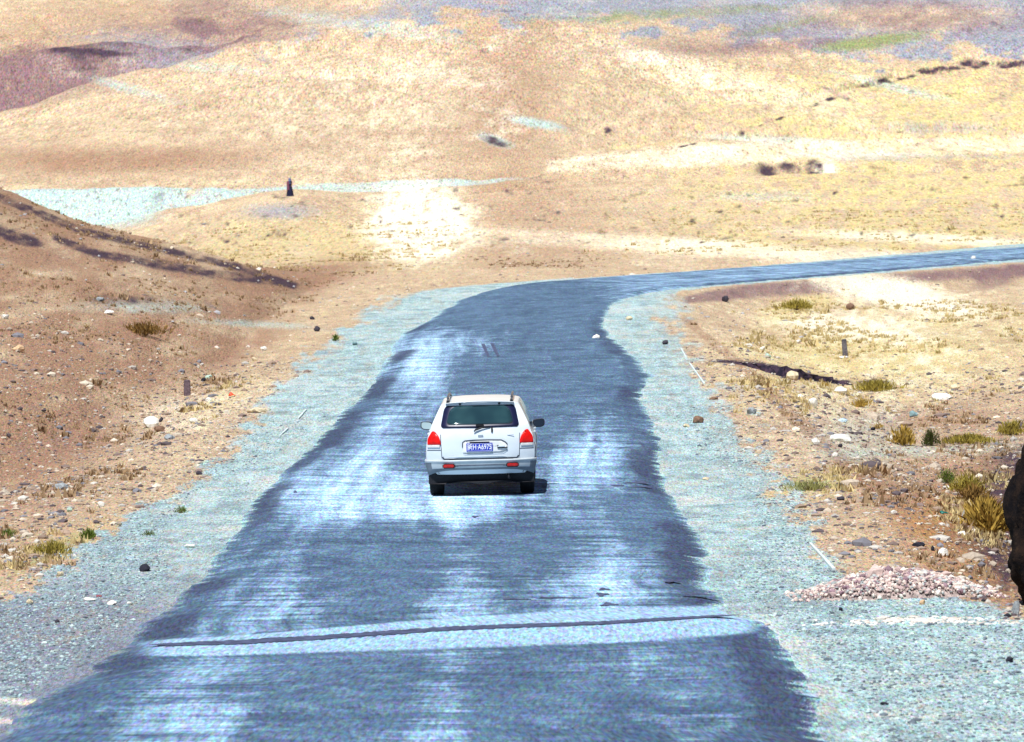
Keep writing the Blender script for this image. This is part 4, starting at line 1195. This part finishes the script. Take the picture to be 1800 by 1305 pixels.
skin_figure('body', [(0, 0, .53), (0, 0, .66), (0, .005, .80), (0, .01, .855), (0, -.005, .93), (.1, 0, .79), (.125, .01, .65), (.11, -.05, .52), (-.1, 0, .79), (-.125, .01, .65), (-.12, -.04, .52), (.05, 0, .5), (.055, -.01, .27), (.055, 0, .04), (.06, -.06, .02), (-.05, 0, .5), (-.055, .01, .27), (-.055, .02, .04), (-.06, -.04, .02)],
            [(0, 1), (1, 2), (2, 3), (3, 4), (2, 5), (5, 6), (6, 7), (2, 8), (8, 9), (9, 10), (0, 11), (11, 12), (12, 13), (13, 14), (0, 15), (15, 16), (16, 17), (17, 18)],
            [.085, .075, .085, .035, .058, .04, .032, .022, .04, .032, .022, .06, .042, .03, .026, .06, .042, .03, .026], skin, person)


def lathe(name, prof, mat, parent, sq=0.8, n=24, fold=0.0, sc=1.0, dy=0.0, arc=None):
    V = []; Fc = []
    for i, (r_, z) in enumerate(prof):
        for k in range(n):
            a = 2 * math.pi * k / n
            rr = r_ * (1 + fold * math.sin(6 * a) * (1 - i / len(prof)))
            V.append((rr * math.cos(a) * sc, (rr * sq * math.sin(a) + dy) * sc, z * sc))
    for i in range(len(prof) - 1):
        for k in range(n):
            Fc.append((i * n + k, i * n + (k + 1) % n, (i + 1) * n + (k + 1) % n, (i + 1) * n + k))
    return mesh_obj(name, V, Fc, mat, parent, True)


lathe('robe', [(.185, .03), (.175, .12), (.15, .3), (.125, .45), (.105, .58), (.112, .7), (.135, .78), (.10, .83), (.045, .86)], robe, person, .75, 24, .12, PH)
lathe('shawl', [(.16, .36), (.15, .5), (.14, .62), (.15, .74), (.14, .80), (.09, .84)], plum, person, .8, 18, .05, PH, -.0).scale = (0.62, 1.12, 1)
person.children[-1].location = (-.07 * PH, -0.005, 0)
lathe('headscarf', [(.12, .70), (.11, .80), (.075, .855), (.072, .91), (.07, .955), (.05, .985), (.0, 1.0)], scarfm, person, .95, 18, .03, PH, .012)

# ------------------------------------------------------------------ the car
wheel_l = hit_plane(772, 871); wheel_r = hit_plane(930, 864)
cl_ = hit_plane(847, 870.5)
car = empty('car', (cl_[0], cl_[1] - 0.86, rz_at(cl_[0], cl_[1]) + 0.0), R(-0.75))
tag(car, 'silver-white estate off-road car seen from behind on the road', 'car')
car.rotation_euler = (math.atan(-0.006), R(0.0), R(-0.75))

CARP = NT('silver_white_paint', 0.28, 0.5)
CARP.color(CARP.mix(CARP.ramp(CARP.noise(CARP.pos(), 3.5, 4, .6), .35, .7, 0, .5), (0.63, 0.70, 0.76), (0.54, 0.61, 0.67)))
CARP.b.inputs['Coat Weight'].default_value = 0.4; CARP.b.inputs['Coat Roughness'].default_value = 0.12
PAINT = CARP.m
BUMP_M = simple('bumper_paint', (0.44, 0.49, 0.52), 0.4, 0.4, 0, 0.06, 6)
BLACK = simple('black_plastic', (0.012, 0.012, 0.016), 0.6, 0.3, 0, 0.2, 20)
RUBBER = simple('tyre_rubber', (0.014, 0.014, 0.016), 0.85, 0.2, 0, 0.2, 30)
SEAL = simple('window_seal', (0.010, 0.012, 0.045), 0.35, 0.4, 0, 0.1, 20)
RED = simple('red_lens', (0.70, 0.008, 0.006), 0.3, 0.3, 0, 0.12, 14)
DRED = simple('reflector_lens', (0.42, 0.010, 0.006), 0.25, 0.5, 0, 0.2, 22)
CLEAR = simple('clear_lens', (0.66, 0.66, 0.66), 0.15, 0.5, 0, 0.08, 14)
GAP = simple('panel_gap', (0.03, 0.045, 0.075), 0.8, 0.1, 0, 0.1, 20)
CHROME = simple('bright_metal', (0.75, 0.76, 0.78), 0.2, 0.6, 0.8, 0.05, 20)
BLUEPL = simple('plate_blue', (0.012, 0.035, 0.46), 0.5, 0.3, 0, 0.1, 20)
WHITEL = simple('plate_white', (0.80, 0.82, 0.85), 0.5, 0.3, 0, 0.02, 20)
gl_ = NT('tinted_glass', 0.06, 0.6)
gl_.color(gl_.mix(gl_.ramp(gl_.noise(gl_.pos((1, 1, 1)), 1.6, 2, .5), .3, .75), (0.010, 0.030, 0.042), (0.028, 0.074, 0.082)))
gl_.b.inputs['Coat Weight'].default_value = 0.3
GLASS = gl_.m

ZW = [(.22, .70), (.30, .80), (.38, .87), (.46, .905), (.60, .918), (.75, .922), (.88, .915), (.98, .895), (1.06, .862), (1.13, .832), (1.25, .785), (1.40, .722), (1.50, .678), (1.57, .640)]
ZWz = [a for a, b in ZW]; ZWw = [b for a, b in ZW]
YR = [(.22, .22), (.34, .14), (.42, .10), (.58, .085), (.70, .075), (.90, .085), (1.0, .10), (1.08, .13), (1.14, .17), (1.30, .29), (1.45, .40), (1.54, .45), (1.60, .47), (1.70, .50)]
YRz = [a for a, b in YR]; YRy = [b for a, b in YR]
LEN = 4.45


def wz(z): return float(np.interp(z, ZWz, ZWw))


def yr(z): return float(np.interp(z, YRz, YRy))


def bulge(z): return 0.115 * (1 - 0.25 * (z > 1.1))


def rear(x, z, off=0.0):
    """point on the rear face, off = metres proud of it"""
    k = min(abs(x) / max(wz(z), .05), 1.0)
    y = yr(z) + bulge(z) * 1.25 * (k ** 3.2) - 0.0
    return Vector((x, y - off, z))


def roof_z(y):  return float(np.interp(y, [0.45, .7, 1.2, 2.0, 2.5, 2.75, 3.0, 3.3, 3.55, 4.0, 4.3, 4.45], [1.655, 1.675, 1.69, 1.68, 1.64, 1.53, 1.36, 1.12, 1.02, .96, .88, .78]))


def plan(y): return float(np.interp(y, [0, .5, 1.2, 2.5, 3.4, 4.0, 4.3, 4.45], [1, 1.0, 1.005, 1.005, 1.0, .96, .87, .74]))


def ring(y_of, frac):
    """half section (right side) from sill to roof centre"""
    return None


# body shell: side skin + roof, lofted from the rear outline to the nose
NZ = 26
zs_side = np.linspace(0.30, 1.565, NZ)
ny = 64
def arch_low(y):
    lo = 0.30
    for yc_ in (0.86, 3.48):
        d_ = abs(y - yc_)
        if d_ < 0.40: lo = max(lo, 0.34 + math.sqrt(0.40 ** 2 - d_ ** 2))
    return lo


def section(y0):
    """list of points from sill up to roof centre for the right side; y0 in 0..LEN is the station at belt height"""
    pts = []
    zt = roof_z(max(y0, 0.47)); lo = arch_low(y0)
    zsh = zt - 0.15
    for i in range(NZ):
        z = lo + (zsh - lo) * i / (NZ - 1)
        x = wz(z) * plan(y0)
        # the rear outline leans forward with height, the lean dies out along the body
        y = y0 + (rear(wz(z), z).y) * max(0, 1 - y0 / 1.6) if y0 < 1.6 else y0
        pts.append((x, y, z))
    xs_, ys_ = pts[-1][0], pts[-1][1]
    for k in range(1, 9):
        a = k / 8 * math.pi / 2
        x = xs_ * math.cos(a) ** 0.62 if k < 8 else 0.0
        z = zsh + 0.15 * math.sin(a) ** 0.9 + 0.035 * (1 - (x / xs_) ** 2) - 0.02
        pts.append((x, ys_ - 0.0, z))
    return pts


stations = np.concatenate([np.linspace(0, 1.5, 28), np.linspace(1.56, LEN, 40)])
secs = [section(float(y)) for y in stations]
m_ = len(secs[0]); V = []; Fc = []
for s in secs:
    for (x, y, z) in s: V.append((x, y, z))
    for (x, y, z) in reversed(s[:-1]): V.append((-x, y, z))
w_ = 2 * m_ - 1
for i in range(len(secs) - 1):
    for k in range(w_ - 1):
        Fc.append((i * w_ + k, (i + 1) * w_ + k, (i + 1) * w_ + k + 1, i * w_ + k + 1))
Fc.append([(len(secs) - 1) * w_ + k for k in range(w_)])
body = mesh_obj('body', V, Fc, PAINT, car, True)

# rear face (fixed corners + tailgate in one skin), rows follow the first section
NK = 24; V = []; Fc = []
s0 = secs[0]
for i0, (x0, y0, z0) in enumerate(s0):
    for k in range(-NK, NK + 1):
        t = k / NK; x = x0 * t
        if i0 < NZ: p = rear(x, z0); y = p.y
        else: y = y0 - bulge(z0) * 1.25 * (1 - abs(t) ** 3.2) * (1 if x0 > 1e-4 else 1)
        if i0 >= NZ: y = min(y, y0)
        V.append((x, y + 0.0005, z0))
wk = 2 * NK + 1
for i in range(len(s0) - 1):
    for k in range(wk - 1): Fc.append((i * wk + k, i * wk + k + 1, (i + 1) * wk + k + 1, (i + 1) * wk + k))
tail = mesh_obj('tailgate', V, Fc, PAINT, car, True)


def patch(name, outline, mat, parent, off=0.008, depth=0.02, dome=0.0, rings=5, smooth=True):
    """a panel on the rear face bounded by outline [(x, z)], proud by off"""
    n = len(outline); cx_ = sum(p[0] for p in outline) / n; cz_ = sum(p[1] for p in outline) / n
    V = [rear(x, z, -depth) for x, z in outline]
    for r_ in range(rings):
        s = 1 - (0 if r_ == 0 else (r_ / rings) ** 1.0)
        if r_ == 1: s = 0.985 if False else s
        o_ = off + dome * (1 - s * s)
        V += [rear(cx_ + (x - cx_) * s, cz_ + (z - cz_) * s, o_) for x, z in outline]
    V.append(rear(cx_, cz_, off + dome)); Fc = []
    for r_ in range(rings):
        for k in range(n):
            a, b = r_ * n, (r_ + 1) * n; k2 = (k + 1) % n
            Fc.append((a + k, a + k2, b + k2, b + k))
    c = len(V) - 1; a = rings * n
    for k in range(n): Fc.append((a + k, a + (k + 1) % n, c))
    return mesh_obj(name, V, Fc, mat, parent, smooth)


def rounded(pts, r_=0.06, n=6):
    out_ = []; m = len(pts)
    for i in range(m):
        p0, p1, p2 = (Vector(pts[(i + d) % m]) for d in (-1, 0, 1))
        rr = r_[i] if isinstance(r_, (list, tuple)) else r_
        a = p1 + (p0 - p1).normalized() * rr; b = p1 + (p2 - p1).normalized() * rr
        for k in range(n + 1):
            t = k / n; q = a * (1 - t) ** 2 + p1 * 2 * t * (1 - t) + b * t * t
            out_.append((q.x, q.y))
    # subdivide long edges so the panel follows the curved rear
    res = []
    for i in range(len(out_)):
        p, q = Vector(out_[i]), Vector(out_[(i + 1) % len(out_)]); L = (q - p).length; k = max(1, int(L / 0.08))
        for j in range(k): res.append(tuple(p.lerp(q, j / k)))
    return res


# rear window: dark border, glass
win = rounded([(-.675, 1.105), (0, 1.095), (.675, 1.105), (.600, 1.535), (0, 1.56), (-.600, 1.535)], [.06, .02, .06, .13, .03, .13])
tgw = patch('rear_window', win, SEAL, car, 0.006, 0.02, 0.0, 6)
glass = rounded([(-.575, 1.16), (0, 1.155), (.575, 1.16), (.500, 1.50), (0, 1.52), (-.500, 1.50)], [.08, .02, .08, .14, .03, .14])
patch('pane', glass, GLASS, tgw, 0.012, 0.0, 0.004, 6)

# lamps
def mir(o_, s): return [(x * s, z) for x, z in o_]


for s in (-1, 1):
    lo_ = mir(rounded([(.672, .835), (.905, .835), (.902, .95), (.815, 1.085), (.725, 1.03), (.680, .92)], [.02, .02, .05, .06, .05, .04], 6), s)
    lamp = patch('tail_lamp', lo_, RED, car, 0.016, 0.03, 0.012, 5)
    patch('clear_lens', mir(rounded([(.69, .785), (.905, .785), (.903, .838), (.69, .838)], .012, 3), s), CLEAR, lamp, 0.015, 0.02, 0.004, 4)
    # red corner of the lamp on the flank
    bm = bmesh.new()
    ys2 = [0.14, .2, .28, .36]; zz_ = [(.86, .97), (.87, .985), (.885, .97), (.90, .93)]
    vv = []
    for y_, (a, b) in zip(ys2, zz_):
        for z in (a, b):
            yy_ = y_ + rear(wz(z), z).y
            vv.append(bm.verts.new((s * (wz(z) + 0.006), yy_, z)))
    for i in range(3): bm.faces.new((vv[2 * i], vv[2 * i + 1], vv[2 * i + 3], vv[2 * i + 2]))
    bm_obj('side_lens', bm, RED, lamp)

# tailgate outline gaps
def seam(name, path, mat, parent, half=0.006, off=0.004):
    V = []; Fc = []
    for i, (x, z) in enumerate(path):
        p = Vector(path[i]); q = Vector(path[min(i + 1, len(path) - 1)]); o_ = Vector(path[max(i - 1, 0)])
        d = (q - o_).normalized(); nrm = Vector((-d.y, d.x)) * half
        V += [rear(x - nrm.x, z - nrm.y, off), rear(x + nrm.x, z + nrm.y, off)]
        if i: Fc.append((2 * i - 2, 2 * i - 1, 2 * i + 1, 2 * i))
    return mesh_obj(name, V, Fc, mat, parent)


def dense(pts, step=0.05):
    r_ = []
    for i in range(len(pts) - 1):
        p, q = Vector(pts[i]), Vector(pts[i + 1]); k = max(1, int((q - p).length / step))
        r_ += [tuple(p.lerp(q, j / k)) for j in range(k)]
    return r_ + [pts[-1]]


for s in (-1, 1):
    seam('panel_gap', dense([(s * .675, 1.02), (s * .672, .84), (s * .66, .62)]), GAP, tail, 0.005)
    seam('panel_gap', dense([(s * .675, .745), (s * .91, .745)]), GAP, tail, 0.005)
seam('panel_gap', dense([(-.65, .635), (-.62, .598), (0, .59), (.62, .598), (.65, .635)]), GAP, tail, 0.013, 0.006)

# number plate recess with handle
rec = rounded([(-.30, .685), (.40, .700), (.475, .76), (.46, .82), (.37, .895), (-.22, .905), (-.30, .87)], [.03, .05, .04, .05, .06, .06, .05])
recess = patch('plate_recess', rec, simple('recess_paint', (0.70, 0.73, 0.74), 0.35, 0.4, 0, 0.04, 8), tail, 0.004, 0.0, 0.0, 5)
seam('recess_edge', dense([(-.305, .78), (-.30, .87), (-.26, .902), (-.1, .912), (.15, .912), (.36, .905), (.43, .865), (.465, .82)], .03), GAP, tail, 0.008, 0.010)
seam('recess_edge', dense([(-.29, .682), (.1, .684), (.38, .693), (.46, .735)], .03), simple('soft_gap', (0.20, 0.25, 0.30), .8, .1), tail, 0.005, 0.010)


def boxo(name, c, s, mat, parent, bev=0.004, rot=None):
    bm = bmesh.new(); bmesh.ops.create_cube(bm, size=1)
    for q in bm.verts: q.co = Vector((q.co.x * s[0], q.co.y * s[1], q.co.z * s[2]))
    if bev: bmesh.ops.bevel(bm, geom=list(bm.edges), offset=bev, segments=2, affect='EDGES')
    M = (rot or Matrix()).to_4x4(); M.translation = Vector(c)
    bmesh.ops.transform(bm, matrix=M, verts=bm.verts)
    return bm_obj(name, bm, mat, parent)


py_ = yr(.79) - 0.022
plate = boxo('number_plate', (-.013, py_, .785), (.445, .014, .145), BLUEPL, car, 0.004)
boxo('plate_light', (-.01, py_ + .004, .872), (.34, .03, .018), BLACK, car, 0.004)


def lettering(name, txt, h, c, mat, parent, maxw=None):
    cu = bpy.data.curves.new(name, 'FONT'); cu.body = txt; cu.size = h * 1.38; cu.align_x = 'CENTER'; cu.align_y = 'CENTER'; cu.extrude = 0.002; cu.offset = 0.0018
    t = bpy.data.objects.new(name + '_curve', cu); COL.objects.link(t)
    dg = bpy.context.evaluated_depsgraph_get(); dg.update()
    me = bpy.data.meshes.new_from_object(t.evaluated_get(dg)); bpy.data.objects.remove(t, do_unlink=True)
    xs_ = [v.co.x for v in me.vertices]; W_ = max(xs_) - min(xs_) if xs_ else 1
    k = min(1.0, maxw / W_) if maxw else 1.0
    mid = 0.5 * (max(xs_) + min(xs_)) if xs_ else 0
    for v in me.vertices: v.co = Vector(((v.co.x - mid) * k, -v.co.z, v.co.y)) + Vector(c)
    me.materials.clear(); me.materials.append(mat); me.name = name
    o = bpy.data.objects.new(name, me); COL.objects.link(o); o.parent = parent
    return o


lettering('plate_lettering', '新H·A6975', 0.088, (-.013, py_ - 0.0085, .785), WHITEL, plate, .405)
mesh_border = [(-.213, .7225), (.187, .7225), (.187, .8475), (-.213, .8475)]
for (a, b, c, d) in ((-.013, .7235, .41, .004), (-.013, .8465, .41, .004), (-.216, .785, .004, .127), (.190, .785, .004, .127)):
    boxo('plate_border', (a, py_ - 0.0075, b), (c, .003, d), WHITEL, plate, 0)
# handle and keyhole
boxo('handle', (.36, yr(.78) - .012, .790), (.13, .03, .026), PAINT, tail, 0.008)
boxo('handle_shadow_gap', (.375, yr(.77) - .008, .766), (.17, .018, .016), BLACK, tail, 0.004)
boxo('lock', (.30, yr(.80) - .012, .806), (.03, .014, .014), BLACK, tail, 0.003)
boxo('badge', (.01, yr(.985) - .008, .985), (.09, .008, .036), CHROME, tail, 0.003)
boxo('emblem_lettering', (.52, rear(.52, .965).y - .006, .985), (.11, .006, .012), CHROME, tail, 0.002)
boxo('lower_trim', (0, yr(.64) - .012, .637), (1.10, .03, .018), PAINT, tail, 0.006)

# wiper
def tube(name, pts, r_, mat, parent, n=8):
    V = []; Fc = []
    for i, p in enumerate(pts):
        p = Vector(p); d = (Vector(pts[min(i + 1, len(pts) - 1)]) - Vector(pts[max(i - 1, 0)])).normalized()
        a = d.orthogonal().normalized(); b = d.cross(a)
        rr = r_[i] if isinstance(r_, (list, tuple)) else r_
        for k in range(n):
            t = 2 * math.pi * k / n; V.append(p + (a * math.cos(t) + b * math.sin(t)) * rr)
    for i in range(len(pts) - 1):
        for k in range(n): Fc.append((i * n + k, i * n + (k + 1) % n, (i + 1) * n + (k + 1) % n, (i + 1) * n + k))
    Fc += [list(range(n)), list(range((len(pts) - 1) * n, len(pts) * n))]
    return mesh_obj(name, V, Fc, mat, parent, True)


wip = tube('wiper', [rear(-.10, 1.055, .03), rear(-.08, 1.075, .035), rear(.03, 1.10, .035), rear(.17, 1.115, .03)], [.012, .013, .011, .009], BLACK, car)
boxo('wiper_motor_cover', rear(.0, 1.135, .02), (.14, .03, .05), BLACK, wip, .01)
tube('washer_nozzle', [rear(.205, 1.045, .012), rear(.205, 1.10, .025)], .016, BLACK, wip)
# spoiler with the two hinge covers
sv_, sf_ = [], []
for i in range(25):
    t = i / 12 - 1; x = t * .585
    yb = 0.385 + 0.055 * abs(t) ** 2.4; zt_ = 1.662 - .070 * abs(t) ** 2.0
    sv_ += [(x, yb + .15, zt_ + .022), (x, yb + .02, zt_ + .012), (x, yb - .005, zt_ - .006), (x, yb + .015, zt_ - .020), (x, yb + .10, zt_ - .036)]
for i in range(24):
    for k in range(4): a = i * 5 + k; sf_.append((a, a + 1, a + 6, a + 5))
spo = mesh_obj('spoiler', sv_, sf_, PAINT, car, True)
for s in (-1, 1):
    boxo('hinge_cover', (s * .335, rear(.335, 1.555).y - .02, 1.555), (.04, .05, .07), BLACK, spo, .012)
boxo('spoiler_lip', (0, .385, 1.598), (.26, .012, .014), PAINT, spo, .003)

# bumper
bz = [(.345, -.01), (.365, .02), (.40, .035), (.47, .045), (.52, .05), (.545, .066), (.565, .068), (.578, .055), (.583, .0)]
plan_p = []
for i in range(41):
    t = i / 20 - 1; x = .925 * t
    plan_p.append((x, 0.085 + .19 * abs(t) ** 4.2))
front = [(.930, y) for y in (.36, .44, .50)]
path_b = [(-x, y) for x, y in reversed(front)] + plan_p + front
V, Fc = [], []
for i, (x, y) in enumerate(path_b):
    p0 = Vector(path_b[max(i - 1, 0)]); p1 = Vector(path_b[min(i + 1, len(path_b) - 1)]); d = (p1 - p0).normalized(); nrm = Vector((d.y, -d.x))
    for z, o_ in bz:
        kk = 1 - .035 * max(0, (.46 - z) / .14) * (abs(x) / .93) ** 3
        z = z - .055 * (abs(x) / .93) ** 5 * max(0, (.50 - z) / .155)
        V.append((x * kk + nrm.x * o_ * .45 * (abs(nrm.x) > 0), y + nrm.y * o_, z))
nb = len(bz)
for i in range(len(path_b) - 1):
    for k in range(nb - 1): Fc.append((i * nb + k, (i + 1) * nb + k, (i + 1) * nb + k + 1, i * nb + k + 1))
bumper = mesh_obj('rear_bumper', V, Fc, BUMP_M, car, True)
bumper.data.materials.append(simple('lower_bumper', (0.15, 0.18, 0.215), 0.5, 0.3, 0, 0.1, 8))
for f_ in bumper.data.polygons:
    c_ = f_.center
    if c_.z < 0.50 and (abs(c_.x) > 0.83 or c_.z < 0.40): f_.material_index = 1  # shade painted into the corners; the lower edge is two-tone grey
for s in (-1, 1):
    x0 = s * .54
    boxo('reflector_surround', (x0, .052, .445), (.225, .05, .105), BLACK, bumper, .02)
    boxo('reflector', (x0 + s * .006, .036, .446), (.185, .05, .075), DRED, bumper, .014)
boxo('bumper_recess', (0, .052, .455), (.86, .024, .055), simple('shaded_plastic', (0.10, 0.12, 0.16), .7, .2), bumper, .01)

# underside: valance, floor, axle, silencer, spare
lowv = [(-.90, .39), (-.90, .20), (-.62, .20), (-.54, .215), (-.40, .228), (-.2, .222), (-.1, .195), (.02, .182), (.14, .195), (.22, .218), (.36, .232), (.50, .228), (.60, .20), (.90, .20), (.90, .39)]
V = [(x, .16 + .12 * (abs(x) / .9) ** 4, z) for x, z in lowv] + [(x, .42, z) for x, z in lowv]
n = len(lowv); Fc = [list(range(n)), list(range(n, 2 * n))] + [(k, (k + 1) % n, n + (k + 1) % n, n + k) for k in range(n)]
mesh_obj('valance', V, Fc, BLACK, car)
boxo('floor_pan', (0, 2.2, .36), (1.5, 3.9, .14), BLACK, car, .02)
tube('rear_axle', [(-.7, .86, .34), (-.2, .86, .34), (-.12, .86, .33), (.12, .86, .33), (.2, .86, .34), (.7, .86, .34)], [.05, .05, .11, .11, .05, .05], BLACK, car, 12)
tube('silencer', [(.25, .42, .30), (.27, .40, .30), (.58, .40, .30), (.60, .42, .30)], [.03, .07, .07, .03], BLACK, car, 12)
tube('exhaust_pipe', [(.48, .5, .28), (.48, .25, .275), (.48, .12, .27)], .026, BLACK, car, 10)
for s in (-1, 1):
    for yw in (.86, 3.48):
        wh = bpy.data.objects.new('wheel', None); COL.objects.link(wh); wh.parent = car; wh.location = (s * .775, yw, .355)
        prof = [(-.115, .20), (-.125, .25), (-.118, .325), (-.095, .352), (0, .357), (.095, .352), (.118, .325), (.125, .25), (.115, .20)]
        nn = 40; V, Fc = [], []
        for k in range(nn):
            a = 2 * math.pi * k / nn
            for i_, (x, r_) in enumerate(prof):
                rr = r_ - (.006 if (k % 2 and 2 < i_ < 6) else 0)
                V.append((x, rr * math.cos(a), rr * math.sin(a)))
        q = len(prof)
        for k in range(nn):
            for i_ in range(q - 1): Fc.append((k * q + i_, k * q + i_ + 1, ((k + 1) % nn) * q + i_ + 1, ((k + 1) % nn) * q + i_))
        mesh_obj('tyre', V, Fc, RUBBER, wh, True)
        bm = bmesh.new()
        bmesh.ops.create_cone(bm, cap_ends=True, segments=32, radius1=.205, radius2=.19, depth=.16, matrix=Matrix.Rotation(s * math.pi / 2, 4, 'Y'))
        bm_obj('rim', bm, CHROME if False else simple('alloy', (.45, .46, .48), .35, .5, .7), wh)
    # flank mud guards
    boxo('mud_flap', (s * .78, .47, .34), (.24, .012, .26), BLACK, car, .004)
    boxo('arch_liner', (s * .70, .86, .56), (.30, .74, .34), BLACK, car, .03)
    boxo('arch_liner', (s * .70, 3.48, .56), (.30, .74, .34), BLACK, car, .03)

# flank glazing, pillars, doors
for s in (-1, 1):
    for (y0, y1, nm) in ((.72, 1.32, 'quarter_window'), (1.40, 2.22, 'side_window'), (2.30, 3.02, 'side_window')):
        V, Fc = [], []; na, nbb = 12, 8
        for i in range(na + 1):
            y = y0 + (y1 - y0) * i / na; zt = min(roof_z(y) - .135, 1.55); zb = 1.06
            if zt < zb + .02: zt = zb + .02
            for k in range(nbb + 1):
                z = zb + (zt - zb) * k / nbb
                yy_ = y + rear(wz(z), z).y * max(0, 1 - y / 1.6)
                V.append((s * (wz(z) * plan(y) + .005), yy_, z))
        for i in range(na):
            for k in range(nbb): a = i * (nbb + 1) + k; Fc.append((a, a + 1, a + nbb + 2, a + nbb + 1))
        mesh_obj(nm, V, Fc, GLASS, car, True)
    for yl in (1.36, 2.26, 3.18):
        V = []
        for k in range(14):
            z = .42 + (1.06 - .42) * k / 13; V += [(s * (wz(z) * plan(yl) + .004), yl - .006, z), (s * (wz(z) * plan(yl) + .004), yl + .006, z)]
        mesh_obj('door_gap', V, [(2 * k, 2 * k + 1, 2 * k + 3, 2 * k + 2) for k in range(13)], GAP, body)
    for yl in (1.50, 2.40):
        boxo('door_handle', (s * (wz(.95) + .02), yl, .95), (.035, .17, .035), PAINT, body, .01)
    # lower cladding
    V, Fc = [], []
    for i in range(30):
        y = 1.28 + 1.80 * i / 29
        for z, o_ in ((.30, .0), (.33, .02), (.44, .022), (.47, .004)): V.append((s * (wz(z) * plan(y) + o_), y, z))
        if i:
            for k in range(3): a = 4 * i + k; Fc.append((a - 4, a - 3, a + 1, a))
    mesh_obj('side_sill', V, Fc, BUMP_M, body, True)
    # wheel arch flares
    for yc_ in (.86, 3.48):
        V, Fc = [], []
        for i in range(21):
            a = math.pi * i / 20
            for rr, o_ in ((.40, .012), (.425, .026), (.455, .018), (.47, .003)):
                y = yc_ + rr * math.cos(a); z = .34 + rr * math.sin(a)
                V.append((s * (wz(z) * plan(y) + o_), y, z))
            if i:
                for k in range(3): b = 4 * i + k; Fc.append((b - 4, b - 3, b + 1, b))
        mesh_obj('wheel_arch', V, Fc, BUMP_M, body, True)
    # mirrors
    mir_ = bpy.data.objects.new('door_mirror', None); COL.objects.link(mir_); mir_.parent = car; mir_.location = (s * .985, 2.62, 1.095)
    bm = bmesh.new(); bmesh.ops.create_uvsphere(bm, u_segments=24, v_segments=14, radius=1)
    for v in bm.verts:
        x, y, z = v.co
        e = lambda a, p: math.copysign(abs(a) ** p, a)
        v.co = Vector((e(x, .62) * .108, max(y, -.12) * .11, e(z, .62) * .075 + .012 * x * s))
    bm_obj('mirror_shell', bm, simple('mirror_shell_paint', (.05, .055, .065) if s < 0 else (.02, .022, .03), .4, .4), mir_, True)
    bm = bmesh.new(); bmesh.ops.create_circle(bm, cap_ends=True, segments=28, radius=1)
    for v in bm.verts:
        x, y = v.co.x, v.co.y
        v.co = Vector((math.copysign(abs(x) ** .62, x) * .092, -.0165, math.copysign(abs(y) ** .62, y) * .060 + .012 * x * s))
    mg = NT('mirror_glass', .06, .5); mg.color((0.45, 0.58, 0.60) if s < 0 else (0.02, 0.03, 0.05)); mg.b.inputs['Metallic'].default_value = .15 if s < 0 else .2  # pale left pane: reflection of bright ground painted into the glass colour
    bm_obj('mirror_glass', bm, mg.m, mir_)
    boxo('mirror_arm', (-s * .13, .01, -.055), (.12, .06, .045), PAINT, mir_, .012)
    # roof rail
    rl = tube('roof_rail', [(s * .545, .50, 1.60), (s * .545, .53, 1.70), (s * .545, .60, 1.735), (s * .55, 1.2, 1.755), (s * .55, 2.0, 1.745), (s * .545, 2.4, 1.70), (s * .54, 2.48, 1.63)], [.022, .024, .020, .019, .019, .02, .02], simple('rail_metal', (.10, .11, .13), .4, .5, .4), car, 10)
    boxo('rail_foot', (s * .545, .52, 1.645), (.05, .10, .10), BLACK, rl, .014)
# windscreen
V, Fc = [], []
for i in range(9):
    y = 2.62 + .74 * i / 8; z = roof_z(y) + .004
    for k in range(17):
        t = k / 8 - 1; x = t * (wz(max(min(z - .10, 1.565), 1.0)) - .06); V.append((x, y, z - .03 * abs(t) ** 3 + .006))
    if i:
        for k in range(16): a = 17 * i + k; Fc.append((a - 17, a - 16, a + 1, a))
mesh_obj('windscreen', V, Fc, GLASS, car, True)
for s in (-1, 1):
    boxo('headlight', (s * .62, 4.22, .76), (.34, .22, .16), CLEAR, car, .05)
# stance: body heights over the wheels
_zs = [0.0, .22, .345, .60, .785, 1.035, 1.115, 1.54, 1.69, 1.755, 2.0]; _zt = [.06, .255, .478, .668, .868, 1.105, 1.215, 1.585, 1.642, 1.70, 1.9]
_done = set()
for o in list(car.children_recursive):
    top = o
    while top.parent != car: top = top.parent
    if o.type != 'MESH' or top.name.split('.')[0] in ('wheel', 'door_mirror', 'rear_axle') or o.data.name in _done: continue
    _done.add(o.data.name)
    for v in o.data.vertices: v.co.z = float(np.interp(v.co.z, _zs, _zt))
    o.data.update()
car.scale = (0.968, 0.98, 0.963)
print('objects', len(bpy.data.objects))
